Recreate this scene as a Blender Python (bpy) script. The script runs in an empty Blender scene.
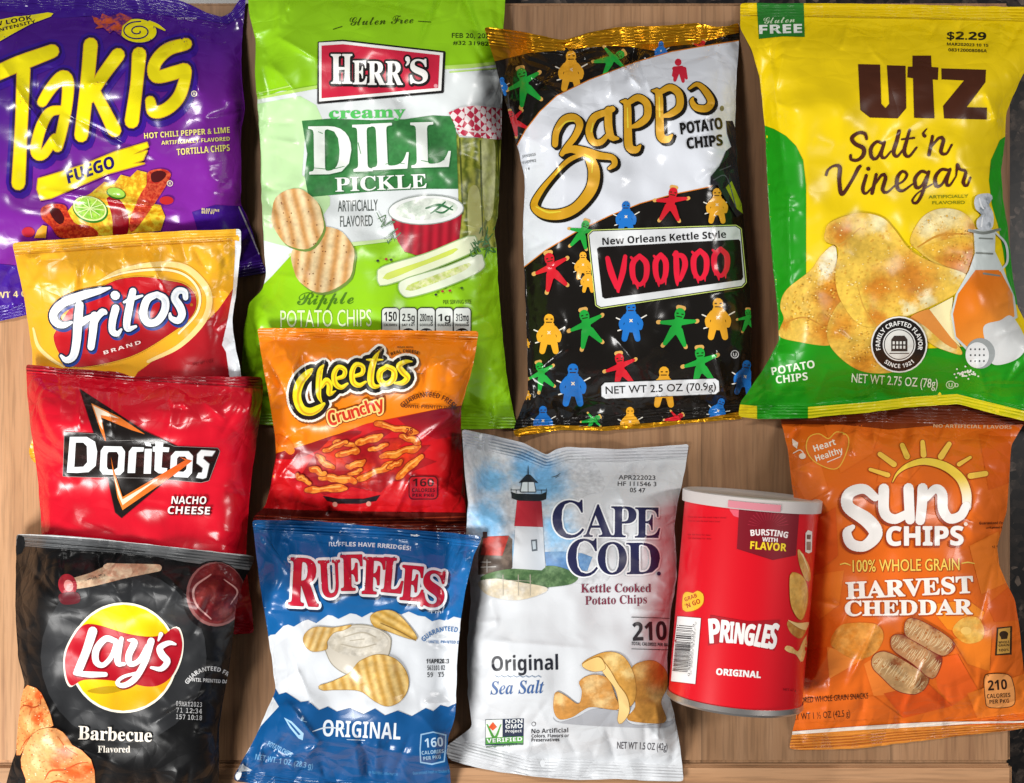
import bpy, math, random
import numpy as np
from mathutils import Vector
from mathutils.geometry import delaunay_2d_cdt
scene = bpy.context.scene
COL = scene.collection

# ------------------------------------------------------------------ camera
S = 0.000575            # metres on the board per pixel of the photograph
D = 0.85                # camera height above the board
CX, CY = 512.0, 391.5
cam = bpy.data.objects.new('camera', bpy.data.cameras.new('camera'))
COL.objects.link(cam)
cam.location = (0, 0, D)
cam.data.sensor_width = 36
cam.data.lens = 36 * D / (1024 * S)
cam.data.clip_start = 0.01
cam.data.clip_end = 50
scene.camera = cam
scene.render.resolution_x, scene.render.resolution_y = 1024, 783

# ------------------------------------------------------------------ light
world = bpy.data.worlds.new('World')
scene.world = world
world.use_nodes = True
bg = world.node_tree.nodes['Background']
bg.inputs[0].default_value = (0.93, 0.96, 1.0, 1)
bg.inputs[1].default_value = 0.14

def area(name, loc, target, sx, sy, power, color):
    l = bpy.data.lights.new(name, 'AREA')
    l.shape = 'RECTANGLE'; l.size = sx; l.size_y = sy; l.energy = power; l.color = color
    o = bpy.data.objects.new(name, l); COL.objects.link(o)
    o.location = loc
    d = Vector(target) - Vector(loc)
    o.rotation_euler = d.to_track_quat('-Z', 'Y').to_euler()
    return o
area('window_light', (-0.72, -0.72, 0.64), (-0.02, -0.05, 0), 0.50, 0.30, 17, (1.0, 0.985, 0.96))
area('ceiling_lamp', (-0.42, 0.66, 1.05), (0, 0.05, 0), 0.22, 0.12, 8, (1.0, 0.97, 0.93))
area('side_fill', (0.95, 0.15, 0.85), (0.1, 0, 0), 0.10, 0.5, 6, (1.0, 0.96, 0.92))  # added fill light from the right, not a lamp of the room

scene.view_settings.view_transform = 'Standard'
scene.view_settings.look = 'None'
scene.view_settings.exposure = -0.12
scene.view_settings.gamma = 1.0
scene.cycles.max_bounces = 6
scene.cycles.diffuse_bounces = 3
scene.cycles.glossy_bounces = 3

# ------------------------------------------------------------------ materials
def lin(h):
    if not isinstance(h, str): return tuple(h)
    h = h.lstrip('#')
    out = []
    for i in (0, 2, 4):
        c = int(h[i:i+2], 16) / 255
        out.append(c / 12.92 if c <= 0.04045 else ((c + 0.055) / 1.055) ** 2.4)
    return tuple(out)

class NT:
    def __init__(s, name):
        s.m = bpy.data.materials.new(name); s.m.use_nodes = True
        s.t = s.m.node_tree; s.b = s.t.nodes['Principled BSDF']
    def n(s, typ, **kw):
        nd = s.t.nodes.new(typ)
        for k, v in kw.items():
            if k.startswith('i_'):
                key = k[2:]
                nd.inputs[int(key) if key.isdigit() else key].default_value = v
            else: setattr(nd, k, v)
        return nd
    def l(s, a, b): s.t.links.new(a, b)

def c4(c): return (c[0], c[1], c[2], 1)

def wrinkle_group():
    g = bpy.data.node_groups.new('film_wrinkles', 'ShaderNodeTree')
    g.interface.new_socket('Strength', in_out='INPUT', socket_type='NodeSocketFloat')
    g.interface.new_socket('Scale', in_out='INPUT', socket_type='NodeSocketFloat')
    g.interface.new_socket('Normal', in_out='OUTPUT', socket_type='NodeSocketVector')
    N = g.nodes; L = g.links
    gi = N.new('NodeGroupInput'); go = N.new('NodeGroupOutput')
    tc = N.new('ShaderNodeTexCoord')
    mul = N.new('ShaderNodeVectorMath'); mul.operation = 'SCALE'
    L.new(tc.outputs['Object'], mul.inputs[0]); L.new(gi.outputs['Scale'], mul.inputs['Scale'])
    def math_(op, a, b=None, c=None):
        m = N.new('ShaderNodeMath'); m.operation = op
        for i, x in enumerate((a, b, c)):
            if x is None: continue
            if isinstance(x, (int, float)): m.inputs[i].default_value = x
            else: L.new(x, m.inputs[i])
        return m.outputs[0]
    def attr(n):
        a = N.new('ShaderNodeAttribute'); a.attribute_name = n; return a.outputs['Fac']
    def facets(scale, warp, stretch):
        """flat facets meeting in crisp folds"""
        nz = N.new('ShaderNodeTexNoise'); nz.inputs['Scale'].default_value = scale * .6; nz.inputs['Detail'].default_value = 1; L.new(mul.outputs[0], nz.inputs['Vector'])
        wv = N.new('ShaderNodeVectorMath'); wv.operation = 'MULTIPLY_ADD'; wv.inputs[1].default_value = (warp, warp, warp); L.new(nz.outputs['Color'], wv.inputs[0]); L.new(mul.outputs[0], wv.inputs[2])
        sc = N.new('ShaderNodeVectorMath'); sc.operation = 'MULTIPLY'; sc.inputs[1].default_value = stretch; L.new(wv.outputs[0], sc.inputs[0])
        v = N.new('ShaderNodeTexVoronoi'); v.feature = 'DISTANCE_TO_EDGE'; v.inputs['Scale'].default_value = scale; L.new(sc.outputs[0], v.inputs['Vector'])
        return v.outputs['Distance']
    f1 = facets(30, .02, (1, .55, 1)); f2 = facets(75, .012, (.6, 1, 1)); f3 = facets(16, .03, (1, .8, 1))
    cr = attr('crumple'); se = attr('seal'); sdist = attr('seal_dist')
    h1 = math_('MULTIPLY', f1, 0.6); h2 = math_('MULTIPLY_ADD', f2, 0.28, h1)
    h3 = math_('MULTIPLY', h2, math_('MULTIPLY_ADD', cr, 2.1, 0.28))
    h4 = math_('MULTIPLY_ADD', f3, 0.30, h3)
    a2 = type('o', (), {'outputs': [h4]})
    b = N.new('ShaderNodeBump'); b.inputs['Distance'].default_value = 0.010
    L.new(a2.outputs[0], b.inputs['Height']); L.new(gi.outputs['Strength'], b.inputs['Strength'])
    # crimped ribs that run along the heat seals
    rib = math_('MULTIPLY', math_('SINE', math_('MULTIPLY', sdist, 2.1)), se)
    b3 = N.new('ShaderNodeBump'); b3.inputs['Distance'].default_value = 0.0005; b3.inputs['Strength'].default_value = 0.55
    L.new(rib, b3.inputs['Height']); L.new(b.outputs[0], b3.inputs['Normal'])
    L.new(b3.outputs[0], go.inputs['Normal'])
    return g
WR = wrinkle_group()
_mats = {}

def film_mat(fin, col, tex, off):
    """printed film: fin = (name, roughness, coat, bump strength, bump scale, metallic); tex = printed picture pattern"""
    key = (fin, str(col), repr(tex), tuple(off) if tex and tex[0] in ('grad', 'blob') else None)
    if key in _mats: return _mats[key]
    q = NT('printed_film'); b = q.b
    name, rough, coat, bst, bsc, metal = fin
    b.inputs['Roughness'].default_value = rough
    b.inputs['Metallic'].default_value = metal
    b.inputs['Specular IOR Level'].default_value = {'dark': 0.22, 'black': 0.4, 'white': 0.4, 'yellow': 0.4}.get(name, 0.5)
    b.inputs['Coat Weight'].default_value = coat
    b.inputs['Coat Roughness'].default_value = 0.14
    c = lin(col)
    b.inputs['Base Color'].default_value = c4(c)
    g = q.n('ShaderNodeGroup', node_tree=WR)
    g.inputs['Strength'].default_value = bst; g.inputs['Scale'].default_value = bsc
    q.l(g.outputs[0], b.inputs['Normal'])
    if metal < .5: q.l(g.outputs[0], b.inputs['Coat Normal'])
    if tex:
        tc = q.n('ShaderNodeTexCoord'); kind = tex[0]
        if kind == 'grad':          # ('grad', x0,y0,x1,y1, col2) colour printed as a ramp between two places
            _, x0, y0, x1, y1, c2 = tex
            p0 = np.array([(x0-CX)*S-off[0], -(y0-CY)*S-off[1], 0]); p1 = np.array([(x1-CX)*S-off[0], -(y1-CY)*S-off[1], 0])
            dv = p1 - p0; L2 = float(dv @ dv)
            sub = q.n('ShaderNodeVectorMath', operation='SUBTRACT'); sub.inputs[1].default_value = tuple(p0)
            dot = q.n('ShaderNodeVectorMath', operation='DOT_PRODUCT'); dot.inputs[1].default_value = tuple(dv / L2)
            q.l(tc.outputs['Object'], sub.inputs[0]); q.l(sub.outputs[0], dot.inputs[0])
            mr = q.n('ShaderNodeMapRange', interpolation_type='SMOOTHSTEP'); q.l(dot.outputs['Value'], mr.inputs[0])
            fac = mr.outputs[0]
        elif kind == 'noise':       # ('noise', col2, scale, lo, hi)
            _, c2, sc, lo, hi = tex
            nz = q.n('ShaderNodeTexNoise'); nz.inputs['Scale'].default_value = sc; nz.inputs['Detail'].default_value = 5
            nz.inputs['Roughness'].default_value = 0.65
            q.l(tc.outputs['Object'], nz.inputs['Vector'])
            mr = q.n('ShaderNodeMapRange', interpolation_type='SMOOTHSTEP'); mr.inputs[1].default_value = lo; mr.inputs[2].default_value = hi
            q.l(nz.outputs['Fac'], mr.inputs[0]); fac = mr.outputs[0]
        elif kind in ('wave', 'rib'):      # ('wave', col2, scale, angle, distortion)
            _, c2, sc, ang, dist = tex
            mp = q.n('ShaderNodeMapping'); mp.inputs['Rotation'].default_value = (0, 0, math.radians(ang))
            q.l(tc.outputs['Object'], mp.inputs[0])
            wv = q.n('ShaderNodeTexWave', wave_type='BANDS', bands_direction='X', wave_profile='SIN')
            wv.inputs['Scale'].default_value = sc; wv.inputs['Distortion'].default_value = dist
            wv.inputs['Detail'].default_value = 2; wv.inputs['Detail Scale'].default_value = 2.5
            q.l(mp.outputs[0], wv.inputs['Vector']); fac = wv.outputs['Fac']
        elif kind == 'check':
            _, c2, sc, ang = tex
            mp = q.n('ShaderNodeMapping'); mp.inputs['Rotation'].default_value = (0, 0, math.radians(ang))
            q.l(tc.outputs['Object'], mp.inputs[0])
            ck = q.n('ShaderNodeTexChecker'); ck.inputs['Scale'].default_value = sc
            q.l(mp.outputs[0], ck.inputs['Vector']); fac = ck.outputs['Fac']
        elif kind == 'blob':        # ('blob', col2, ((x, y, r), ...)) soft printed patches, world metres already
            c2, bl = tex[1], tex[2]
            nz = q.n('ShaderNodeTexNoise'); nz.inputs['Scale'].default_value = 85; nz.inputs['Detail'].default_value = 5; nz.inputs['Roughness'].default_value = 0.7
            q.l(tc.outputs['Object'], nz.inputs['Vector'])
            pv = q.n('ShaderNodeVectorMath', operation='MULTIPLY_ADD'); pv.inputs[1].default_value = (.018, .018, 0); q.l(nz.outputs['Color'], pv.inputs[0]); q.l(tc.outputs['Object'], pv.inputs[2])
            def blobfac(bl):
                fac = None
                for (bx_, by_, br_) in bl:
                    sub = q.n('ShaderNodeVectorMath', operation='SUBTRACT'); sub.inputs[1].default_value = (bx_ - off[0] + .009, by_ - off[1] + .009, 0); q.l(pv.outputs[0], sub.inputs[0])
                    fl = q.n('ShaderNodeVectorMath', operation='MULTIPLY'); fl.inputs[1].default_value = (1, 1, 0); q.l(sub.outputs[0], fl.inputs[0])
                    le = q.n('ShaderNodeVectorMath', operation='LENGTH'); q.l(fl.outputs[0], le.inputs[0])
                    mr = q.n('ShaderNodeMapRange', interpolation_type='SMOOTHSTEP'); mr.inputs[1].default_value = br_; mr.inputs[2].default_value = br_ * .15
                    q.l(le.outputs['Value'], mr.inputs[0])
                    if fac is None: fac = mr.outputs[0]
                    else:
                        mm = q.n('ShaderNodeMath', operation='MAXIMUM'); q.l(fac, mm.inputs[0]); q.l(mr.outputs[0], mm.inputs[1]); fac = mm.outputs[0]
                return fac
            fac = blobfac(bl)
        mx = q.n('ShaderNodeMix', data_type='RGBA')
        mx.inputs[6].default_value = c4(c); mx.inputs[7].default_value = c4(lin(c2))
        q.l(fac, mx.inputs[0])
        out = mx.outputs[2]
        if kind == 'blob' and len(tex) > 3:
            m3 = q.n('ShaderNodeMix', data_type='RGBA'); q.l(out, m3.inputs[6]); m3.inputs[7].default_value = c4(lin(tex[3])); q.l(blobfac(tex[4]), m3.inputs[0]); out = m3.outputs[2]
        if kind in ('wave', 'noise', 'blob'):
            n2 = q.n('ShaderNodeTexNoise'); n2.inputs['Scale'].default_value = 420; n2.inputs['Detail'].default_value = 3
            q.l(tc.outputs['Object'], n2.inputs['Vector'])
            m2 = q.n('ShaderNodeMapRange'); m2.inputs[1].default_value = .3; m2.inputs[2].default_value = .7
            m2.inputs[3].default_value = .66; m2.inputs[4].default_value = 1.16
            n3 = q.n('ShaderNodeTexNoise'); n3.inputs['Scale'].default_value = 150; n3.inputs['Detail'].default_value = 3; q.l(tc.outputs['Object'], n3.inputs['Vector'])
            av = q.n('ShaderNodeMath', operation='ADD'); q.l(n2.outputs['Fac'], av.inputs[0]); q.l(n3.outputs['Fac'], av.inputs[1])
            hv = q.n('ShaderNodeMath', operation='MULTIPLY'); hv.inputs[1].default_value = .5; q.l(av.outputs[0], hv.inputs[0])
            q.l(hv.outputs[0], m2.inputs[0])
            vm = q.n('ShaderNodeVectorMath', operation='SCALE'); q.l(out, vm.inputs[0]); q.l(m2.outputs[0], vm.inputs['Scale'])
            out = vm.outputs[0]
        q.l(out, b.inputs['Base Color'])
    _mats[key] = q.m
    return q.m

# ------------------------------------------------------------------ 2-D helpers (all in photograph pixels on the board)
def W(u, v, z):
    k = S * (1 - z / D)
    return np.stack([(u - CX) * k, -(v - CY) * k, z], -1)

def ccw(p):
    p = np.asarray(p, float)
    x, y = p[:, 0], p[:, 1]
    a = np.sum(x * np.roll(y, -1) - np.roll(x, -1) * y)
    return p if a > 0 else p[::-1]

def crom(pts, step=2.5, closed=False):
    """Catmull-Rom through the points (any number of columns)"""
    P = np.asarray(pts, float); n = len(P); out = []
    if n < 3 and not closed: 
        k = max(1, int(np.linalg.norm(P[-1, :2] - P[0, :2]) / step))
        return np.array([P[0] + (P[-1] - P[0]) * t / k for t in range(k + 1)])
    segs = n if closed else n - 1
    for i in range(segs):
        p1, p2 = P[i], P[(i + 1) % n]
        p0 = P[i - 1] if (i > 0 or closed) else 2 * p1 - p2
        p3 = P[(i + 2) % n] if (i + 2 < n or closed) else 2 * p2 - p1
        k = max(2, int(np.linalg.norm(p2[:2] - p1[:2]) / step))
        for j in range(k):
            t = j / k
            out.append(0.5 * ((2 * p1) + (-p0 + p2) * t + (2 * p0 - 5 * p1 + 4 * p2 - p3) * t * t + (-p0 + 3 * p1 - 3 * p2 + p3) * t ** 3))
    if not closed: out.append(P[-1])
    return np.array(out)

def brush_faces(pts, grow=0.0, k=10):
    """pts: (x, y, width) samples -> convex faces of a round brush"""
    F = []
    for i, (x, y, w) in enumerate(pts):
        r = max(w / 2 + grow, 0.05)
        a = np.arange(k) * 2 * math.pi / k + 0.1
        F.append(np.stack([x + r * np.cos(a), y + r * np.sin(a)], -1))
        if i:
            x0, y0, w0 = pts[i - 1]; r0 = max(w0 / 2 + grow, 0.05)
            d = np.array([x - x0, y - y0]); L = np.hypot(*d)
            if L < 1e-6: continue
            nrm = np.array([-d[1], d[0]]) / L
            F.append(np.array([[x0, y0] + nrm * r0, [x0, y0] - nrm * r0, [x, y] - nrm * r, [x, y] + nrm * r]))
    return F

STY = {'p': (None, 0), 'b': (0x1D5D4, 0), 'bi': (0x1D63C, 0), 's': (0x1D400, 0), 'si': (0x1D468, 0), 'it': (0x1D434, 0),
       'sc': (0x1D4D0, 0), 'm': (0x1D670, 0), 'l': (None, 0)}
DIG = {'b': 0x1D7EC, 'bi': 0x1D7EC, 's': 0x1D7CE, 'si': 0x1D7CE, 'm': 0x1D7F6}
def styled(s, st):
    b = STY[st][0]
    if b is None: return s
    o = ''
    for c in s:
        if 'A' <= c <= 'Z': o += chr(b + ord(c) - 65)
        elif 'a' <= c <= 'z': o += chr(0x210E if (b == 0x1D434 and c == 'h') else b + 26 + ord(c) - 97)
        elif c.isdigit() and st in DIG: o += chr(DIG[st] + int(c))
        else: o += c
    return o
_tc = {}; _keep = []
def glyphs(s, st, bold=0.0, sp=1.0):
    key = (s, st, bold, sp)
    if key in _tc: return _tc[key]
    c = bpy.data.curves.new('t', 'FONT'); c.body = styled(s, st); c.offset = bold; c.resolution_u = 3; c.space_character = sp
    o = bpy.data.objects.new('t', c)
    me = o.to_mesh()
    v = np.array([tuple(x.co)[:2] for x in me.vertices]) if len(me.vertices) else np.zeros((0, 2))
    f = [tuple(p.vertices) for p in me.polygons]
    o.to_mesh_clear(); _keep.append((o, c))
    _tc[key] = (v, f)
    return _tc[key]
_cap = {}
def cap(st):
    if st not in _cap: _cap[st] = glyphs('H', st)[0][:, 1].max()
    return _cap[st]

def seg_dist(U, V, pts, closed=False):
    P = np.asarray(pts, float); n = len(P)
    best = np.full(U.shape, 1e9)
    for i in range(n if closed else n - 1):
        a, b = P[i], P[(i + 1) % n]; d = b - a; L2 = d @ d + 1e-12
        t = np.clip(((U - a[0]) * d[0] + (V - a[1]) * d[1]) / L2, 0, 1)
        best = np.minimum(best, (U - a[0] - t * d[0]) ** 2 + (V - a[1] - t * d[1]) ** 2)
    return np.sqrt(best)

def inside(U, V, pts):
    P = np.asarray(pts, float); n = len(P)
    r = np.zeros(U.shape, bool)
    for i in range(n):
        (x0, y0), (x1, y1) = P[i - 1], P[i]
        if y0 == y1: continue
        c = ((y0 > V) != (y1 > V)) & (U < (x1 - x0) * (V - y0) / (y1 - y0) + x0)
        r ^= c
    return r

def vnoise(rng, U, V, cell):
    """smooth value noise in -1..1"""
    x = U / cell; y = V / cell
    x0 = np.floor(x).astype(int); y0 = np.floor(y).astype(int)
    G = rng.uniform(-1, 1, (64, 64))
    fx = x - x0; fy = y - y0
    fx = fx * fx * fx * (fx * (fx * 6 - 15) + 10); fy = fy * fy * fy * (fy * (fy * 6 - 15) + 10)
    g = lambda i, j: G[(y0 + j) % 64, (x0 + i) % 64]
    return (g(0, 0) * (1 - fx) + g(1, 0) * fx) * (1 - fy) + (g(0, 1) * (1 - fx) + g(1, 1) * fx) * fy

def boxblur(A, r):
    for ax in (0, 1):
        pad = [(0, 0), (0, 0)]; pad[ax] = (r + 1, r)
        B = np.cumsum(np.pad(A, pad, mode='edge'), axis=ax)
        n = A.shape[ax]
        hi = np.take(B, np.arange(2 * r + 1, 2 * r + 1 + n), axis=ax); lo = np.take(B, np.arange(0, n), axis=ax)
        A = (hi - lo) / (2 * r + 1)
    return A
def maxfilt(A, r):
    B = A.copy()
    for ax in (0, 1):
        C_ = B.copy()
        for k in range(1, r + 1, 2):
            for sgn in (1, -1):
                C_ = np.maximum(C_, np.roll(B, sgn * k, ax))
        B = C_
    return B

GX0, GY0, GW, GH = -90, -60, 1250, 950
HG = np.zeros((GH, GW))          # height of what already lies on the board

def split_long(P, T, L):
    """conforming subdivision: every edge longer than L is halved until none is left"""
    P = np.asarray(P, float); T = np.asarray(T, int)
    for _ in range(9):
        E = np.concatenate([T[:, [0, 1]], T[:, [1, 2]], T[:, [2, 0]]])
        Es = np.sort(E, 1)
        kk, inv = np.unique(Es[:, 0].astype(np.int64) * (len(P) + 1) + Es[:, 1], return_inverse=True); inv = inv.reshape(-1)
        uq = np.stack([kk // (len(P) + 1), kk % (len(P) + 1)], 1)
        ln = np.linalg.norm(P[uq[:, 0]] - P[uq[:, 1]], axis=1)
        long_ = ln > L
        if not long_.any(): break
        mid = np.full(len(uq), -1); mid[long_] = len(P) + np.arange(long_.sum())
        P = np.concatenate([P, (P[uq[long_, 0]] + P[uq[long_, 1]]) / 2])
        n = len(T); m = np.stack([mid[inv[:n]], mid[inv[n:2*n]], mid[inv[2*n:]]], 1)
        cnt = (m >= 0).sum(1); out = [T[cnt == 0]]
        for r in range(3):
            a, b, c = r, (r + 1) % 3, (r + 2) % 3
            k = (cnt == 1) & (m[:, a] >= 0); t, mm = T[k], m[k]
            out += [np.stack([t[:, a], mm[:, a], t[:, c]], 1), np.stack([mm[:, a], t[:, b], t[:, c]], 1)]
            k = (cnt == 2) & (m[:, c] < 0); t, mm = T[k], m[k]      # edges a(ab) and b(bc) split
            out += [np.stack([mm[:, a], t[:, b], mm[:, b]], 1), np.stack([t[:, a], mm[:, a], mm[:, b]], 1), np.stack([t[:, a], mm[:, b], t[:, c]], 1)]
        k = cnt == 3; t, mm = T[k], m[k]
        out += [np.stack([t[:, 0], mm[:, 0], mm[:, 2]], 1), np.stack([mm[:, 0], t[:, 1], mm[:, 1]], 1),
                np.stack([mm[:, 2], mm[:, 1], t[:, 2]], 1), mm]
        T = np.concatenate(out)
    return P, T

def mesh_obj(name, verts, tris, parent, mats, midx=None, normals=None, smooth=True, attrs=None):
    me = bpy.data.meshes.new(name)
    me.from_pydata(np.asarray(verts, float).tolist(), [], np.asarray(tris, int).tolist())
    for m in mats: me.materials.append(m)
    if midx is not None: me.polygons.foreach_set('material_index', np.asarray(midx, dtype=np.int32))
    if smooth: me.polygons.foreach_set('use_smooth', np.ones(len(me.polygons), bool))
    for an, av in (attrs or {}).items():
        me.attributes.new(an, 'FLOAT', 'POINT').data.foreach_set('value', np.asarray(av, np.float32))
    me.update()
    if normals is not None: me.normals_split_custom_set_from_vertices(np.asarray(normals, float).tolist())
    o = bpy.data.objects.new(name, me); COL.objects.link(o)
    if parent is not None: o.parent = parent
    return o

# ------------------------------------------------------------------ anything with a printed surface seen from above
LAT = 1.8
def lattice(x0, y0, x1, y1):
    """one fixed, slightly jittered lattice of surface points, shared by the film and everything printed on it"""
    i = np.arange(int(math.floor(x0 / LAT)), int(math.ceil(x1 / LAT)) + 1); j = np.arange(int(math.floor(y0 / LAT)), int(math.ceil(y1 / LAT)) + 1)
    I, J = np.meshgrid(i, j); I = I.ravel(); J = J.ravel()
    h1 = np.mod(np.sin(I * 12.9898 + J * 78.233) * 43758.5453, 1.0); h2 = np.mod(np.sin(I * 39.346 + J * 11.135) * 24634.6345, 1.0)
    return (I + 0.36 * (h1 - .5)) * LAT, (J + 0.36 * (h2 - .5)) * LAT

class Printed:
    def setup(s, name, label, cat, outline, fin, group=None, base=(0, 0, 0)):
        s.root = bpy.data.objects.new(name, None); COL.objects.link(s.root)
        s.root.empty_display_size = 0.02
        s.off = np.array(base, float); s.root.location = base
        s.root['label'] = label; s.root['category'] = cat
        if group: s.root['group'] = group
        s.fin = fin; s.clip = [ccw(outline)]; s.boxes = []; s.parts = {}; s.cur = None; s.vw = (0, 0, 1.0); s.curfin = fin
    def view(s, x0, y0, k): s.vw = (x0, y0, k)
    def part(s, name, uniq=None, under=None):
        """start (or go on with) a part; under = key of the part it is a sub-part of"""
        s.cur = uniq or name
        if s.cur not in s.parts: s.parts[s.cur] = dict(name=name, P=[], T=[], M=[], Z=[], n=0, mats=[], under=under)
    def px(s, pts):
        p = np.array(pts, float); x0, y0, k = s.vw
        p[:, 0] = x0 + p[:, 0] / k; p[:, 1] = y0 + p[:, 1] / k
        if p.shape[1] > 2: p[:, 2] /= k
        return p
    def attrs(s, u, v):
        if not hasattr(s, 'maps'): return None
        return {n: s.sample(u, v, m) for n, m in s.maps.items()}
    def sample(s, u, v, R=None):
        R = s.R if R is None else R; x = np.clip(u - s.x0, 0, R.shape[1] - 1.001); y = np.clip(v - s.y0, 0, R.shape[0] - 1.001)
        i = x.astype(int); j = y.astype(int); fx = x - i; fy = y - j
        return (R[j, i] * (1 - fx) + R[j, i + 1] * fx) * (1 - fy) + (R[j + 1, i] * (1 - fx) + R[j + 1, i + 1] * fx) * fy
    def normals(s, u, v):
        e = 0.8
        a = W(u + e, v, s.sample(u + e, v)) - W(u - e, v, s.sample(u - e, v))
        b = W(u, v - e, s.sample(u, v - e)) - W(u, v + e, s.sample(u, v + e))
        n = np.cross(a, b); return n / np.linalg.norm(n, axis=1, keepdims=True)
    def add(s, faces, col, tex=None, clip=None, hole=None, fin=None, exact=False):
        """lay the union of the faces (pixel polygons), cut at the outline, on the surface"""
        verts = []; fl = []
        faces = [np.asarray(f, float) for f in faces]
        if not faces: return
        org = np.round(np.concatenate(faces).mean(0)); faces = [f - org for f in faces]
        def put(p):
            b = len(verts); p = ccw(p); verts.extend(Vector((float(x), float(y))) for x, y in p); fl.append(list(range(b, b + len(p))))
        put(s.clip[0] - org); nclip = 1
        if clip is not None: put(np.asarray(clip) - org); nclip = 2
        holes = [np.asarray(h) - org for h in (hole or [])]
        for h in holes: put(h)
        nh = nclip + len(holes)
        for f in faces:
            f = np.asarray(f)
            if len(f) < 3: continue
            a = np.abs(np.sum(f[:, 0] * np.roll(f[:, 1], -1) - np.roll(f[:, 0], -1) * f[:, 1]))
            if a > 1e-3: put(f)
        nf = np.array([(v.x, v.y) for f in fl[nh:] for v in (verts[i] for i in f)])
        if not len(nf): return
        lx, ly = lattice(nf[:, 0].min() + org[0], nf[:, 1].min() + org[1], nf[:, 0].max() + org[0], nf[:, 1].max() + org[1]); lx = lx - org[0]; ly = ly - org[1]
        if len(lx) > 40: k_ = inside(lx, ly, s.clip[0] - org); lx, ly = lx[k_], ly[k_]
        if hasattr(s, 'do'):
            ii = np.clip((lx + org[0] - s.x0).astype(int), 0, s.do.shape[1] - 1); jj = np.clip((ly + org[1] - s.y0).astype(int), 0, s.do.shape[0] - 1); k_ = s.do[jj, ii] > 0.9; lx, ly = lx[k_], ly[k_]
        base_n = len(verts); verts.extend(Vector((float(a), float(b))) for a, b in zip(lx, ly))
        V, _, F, _, _, OF = delaunay_2d_cdt(verts, [], fl, 1, 1e-4)
        T = []; TO = []
        need = set(range(nclip))
        for f, of in zip(F, OF):
            of = set(of)
            if not need <= of: continue
            if any(nclip <= q < nh for q in of): continue
            if not any(q >= nh for q in of): continue
            for i in range(1, len(f) - 1): T.append((f[0], f[i], f[i + 1])); TO.append(of)
        P = np.array([(v.x, v.y) for v in V])
        def area_(q): return 0.5 * abs(np.sum(q[:, 0] * np.roll(q[:, 1], -1) - np.roll(q[:, 0], -1) * q[:, 1]))
        polys = [np.array([(verts[i].x, verts[i].y) for i in f]) for f in fl]
        lim = sum(area_(q) for q in polys[nh:])
        if T:
            A = P[np.array(T)]; ar = 0.5 * np.abs((A[:, 1, 0]-A[:, 0, 0])*(A[:, 2, 1]-A[:, 0, 1])-(A[:, 1, 1]-A[:, 0, 1])*(A[:, 2, 0]-A[:, 0, 0])).sum()
        leak = False
        if T:
            TA = np.array(T); big = np.argsort(-np.abs((P[TA[:,1],0]-P[TA[:,0],0])*(P[TA[:,2],1]-P[TA[:,0],1])-(P[TA[:,1],1]-P[TA[:,0],1])*(P[TA[:,2],0]-P[TA[:,0],0])))
            pick = list(big[:12]) + list(range(0, len(T), max(1, len(T) // 70)))
            for q in pick:
                c_ = P[list(T[q])].mean(0); k_ = [k for k in TO[q] if k >= nh]
                if not any(inside(np.array([c_[0]]), np.array([c_[1]]), polys[k])[0] for k in k_[:3] + k_[-1:]): leak = True; break
        if leak or not T or ar > lim * 1.002 + 0.05 or (exact and ar < lim * 0.99 - 0.02):      # the face bookkeeping leaked: decide triangle by triangle
            V, _, F, _, _, OF = delaunay_2d_cdt(verts, [], fl, 0, 1e-4)
            P = np.array([(v.x, v.y) for v in V]); TT = np.array([f for f in F if len(f) == 3])
            cen = P[TT].mean(1); ok = np.ones(len(TT), bool)
            for q in polys[:nclip]: ok &= inside(cen[:, 0], cen[:, 1], q)
            for q in polys[nclip:nh]: ok &= ~inside(cen[:, 0], cen[:, 1], q)
            hit = np.zeros(len(TT), bool)
            for q in polys[nh:]:
                k_ = np.nonzero((cen[:, 0] > q[:, 0].min()) & (cen[:, 0] < q[:, 0].max()) & (cen[:, 1] > q[:, 1].min()) & (cen[:, 1] < q[:, 1].max()))[0]
                if len(k_): hit[k_] |= inside(cen[k_, 0], cen[k_, 1], q)
            T = TT[ok & hit]
        if not len(T): return
        T = np.array(T)
        used, inv = np.unique(T, return_inverse=True); P = P[used]; T = inv.reshape(-1, 3)
        # image y runs down: make the triangles face up
        a = P[T[:, 0]]; b = P[T[:, 1]]; c = P[T[:, 2]]
        cr = (b[:, 0] - a[:, 0]) * (c[:, 1] - a[:, 1]) - (b[:, 1] - a[:, 1]) * (c[:, 0] - a[:, 0])
        T = T[np.abs(cr) > 1e-7]; cr = cr[np.abs(cr) > 1e-7]
        T[cr > 0] = T[cr > 0][:, [0, 2, 1]]
        P = P + org
        P, T = split_long(P, T, 3.4)
        bx = (P[:, 0].min(), P[:, 1].min(), P[:, 0].max(), P[:, 1].max())
        lay = 1 + max([0] + [q[4] for q in s.boxes if q[0] < bx[2] and q[2] > bx[0] and q[1] < bx[3] and q[3] > bx[1]])
        s.boxes.append(bx + (lay,))
        p = s.parts[s.cur]
        if tex and tex[0] == 'blob':
            x0_, y0_, k_ = s.vw; cv = lambda L: tuple(((x0_ + x / k_ - CX) * S * .955, -(y0_ + y / k_ - CY) * S * .955, r / k_ * S) for x, y, r in L)
            tex = ('blob', tex[1], cv(tex[2])) + ((tex[3], cv(tex[4])) if len(tex) > 3 else ())
        m = film_mat(fin or s.curfin, col, tex, s.off)
        if m not in p['mats']: p['mats'].append(m)
        p['P'].append(P); p['T'].append(T + p['n']); p['n'] += len(P)
        p['M'].append(np.full(len(T), p['mats'].index(m))); p['Z'].append(np.full(len(P), lay))
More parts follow.
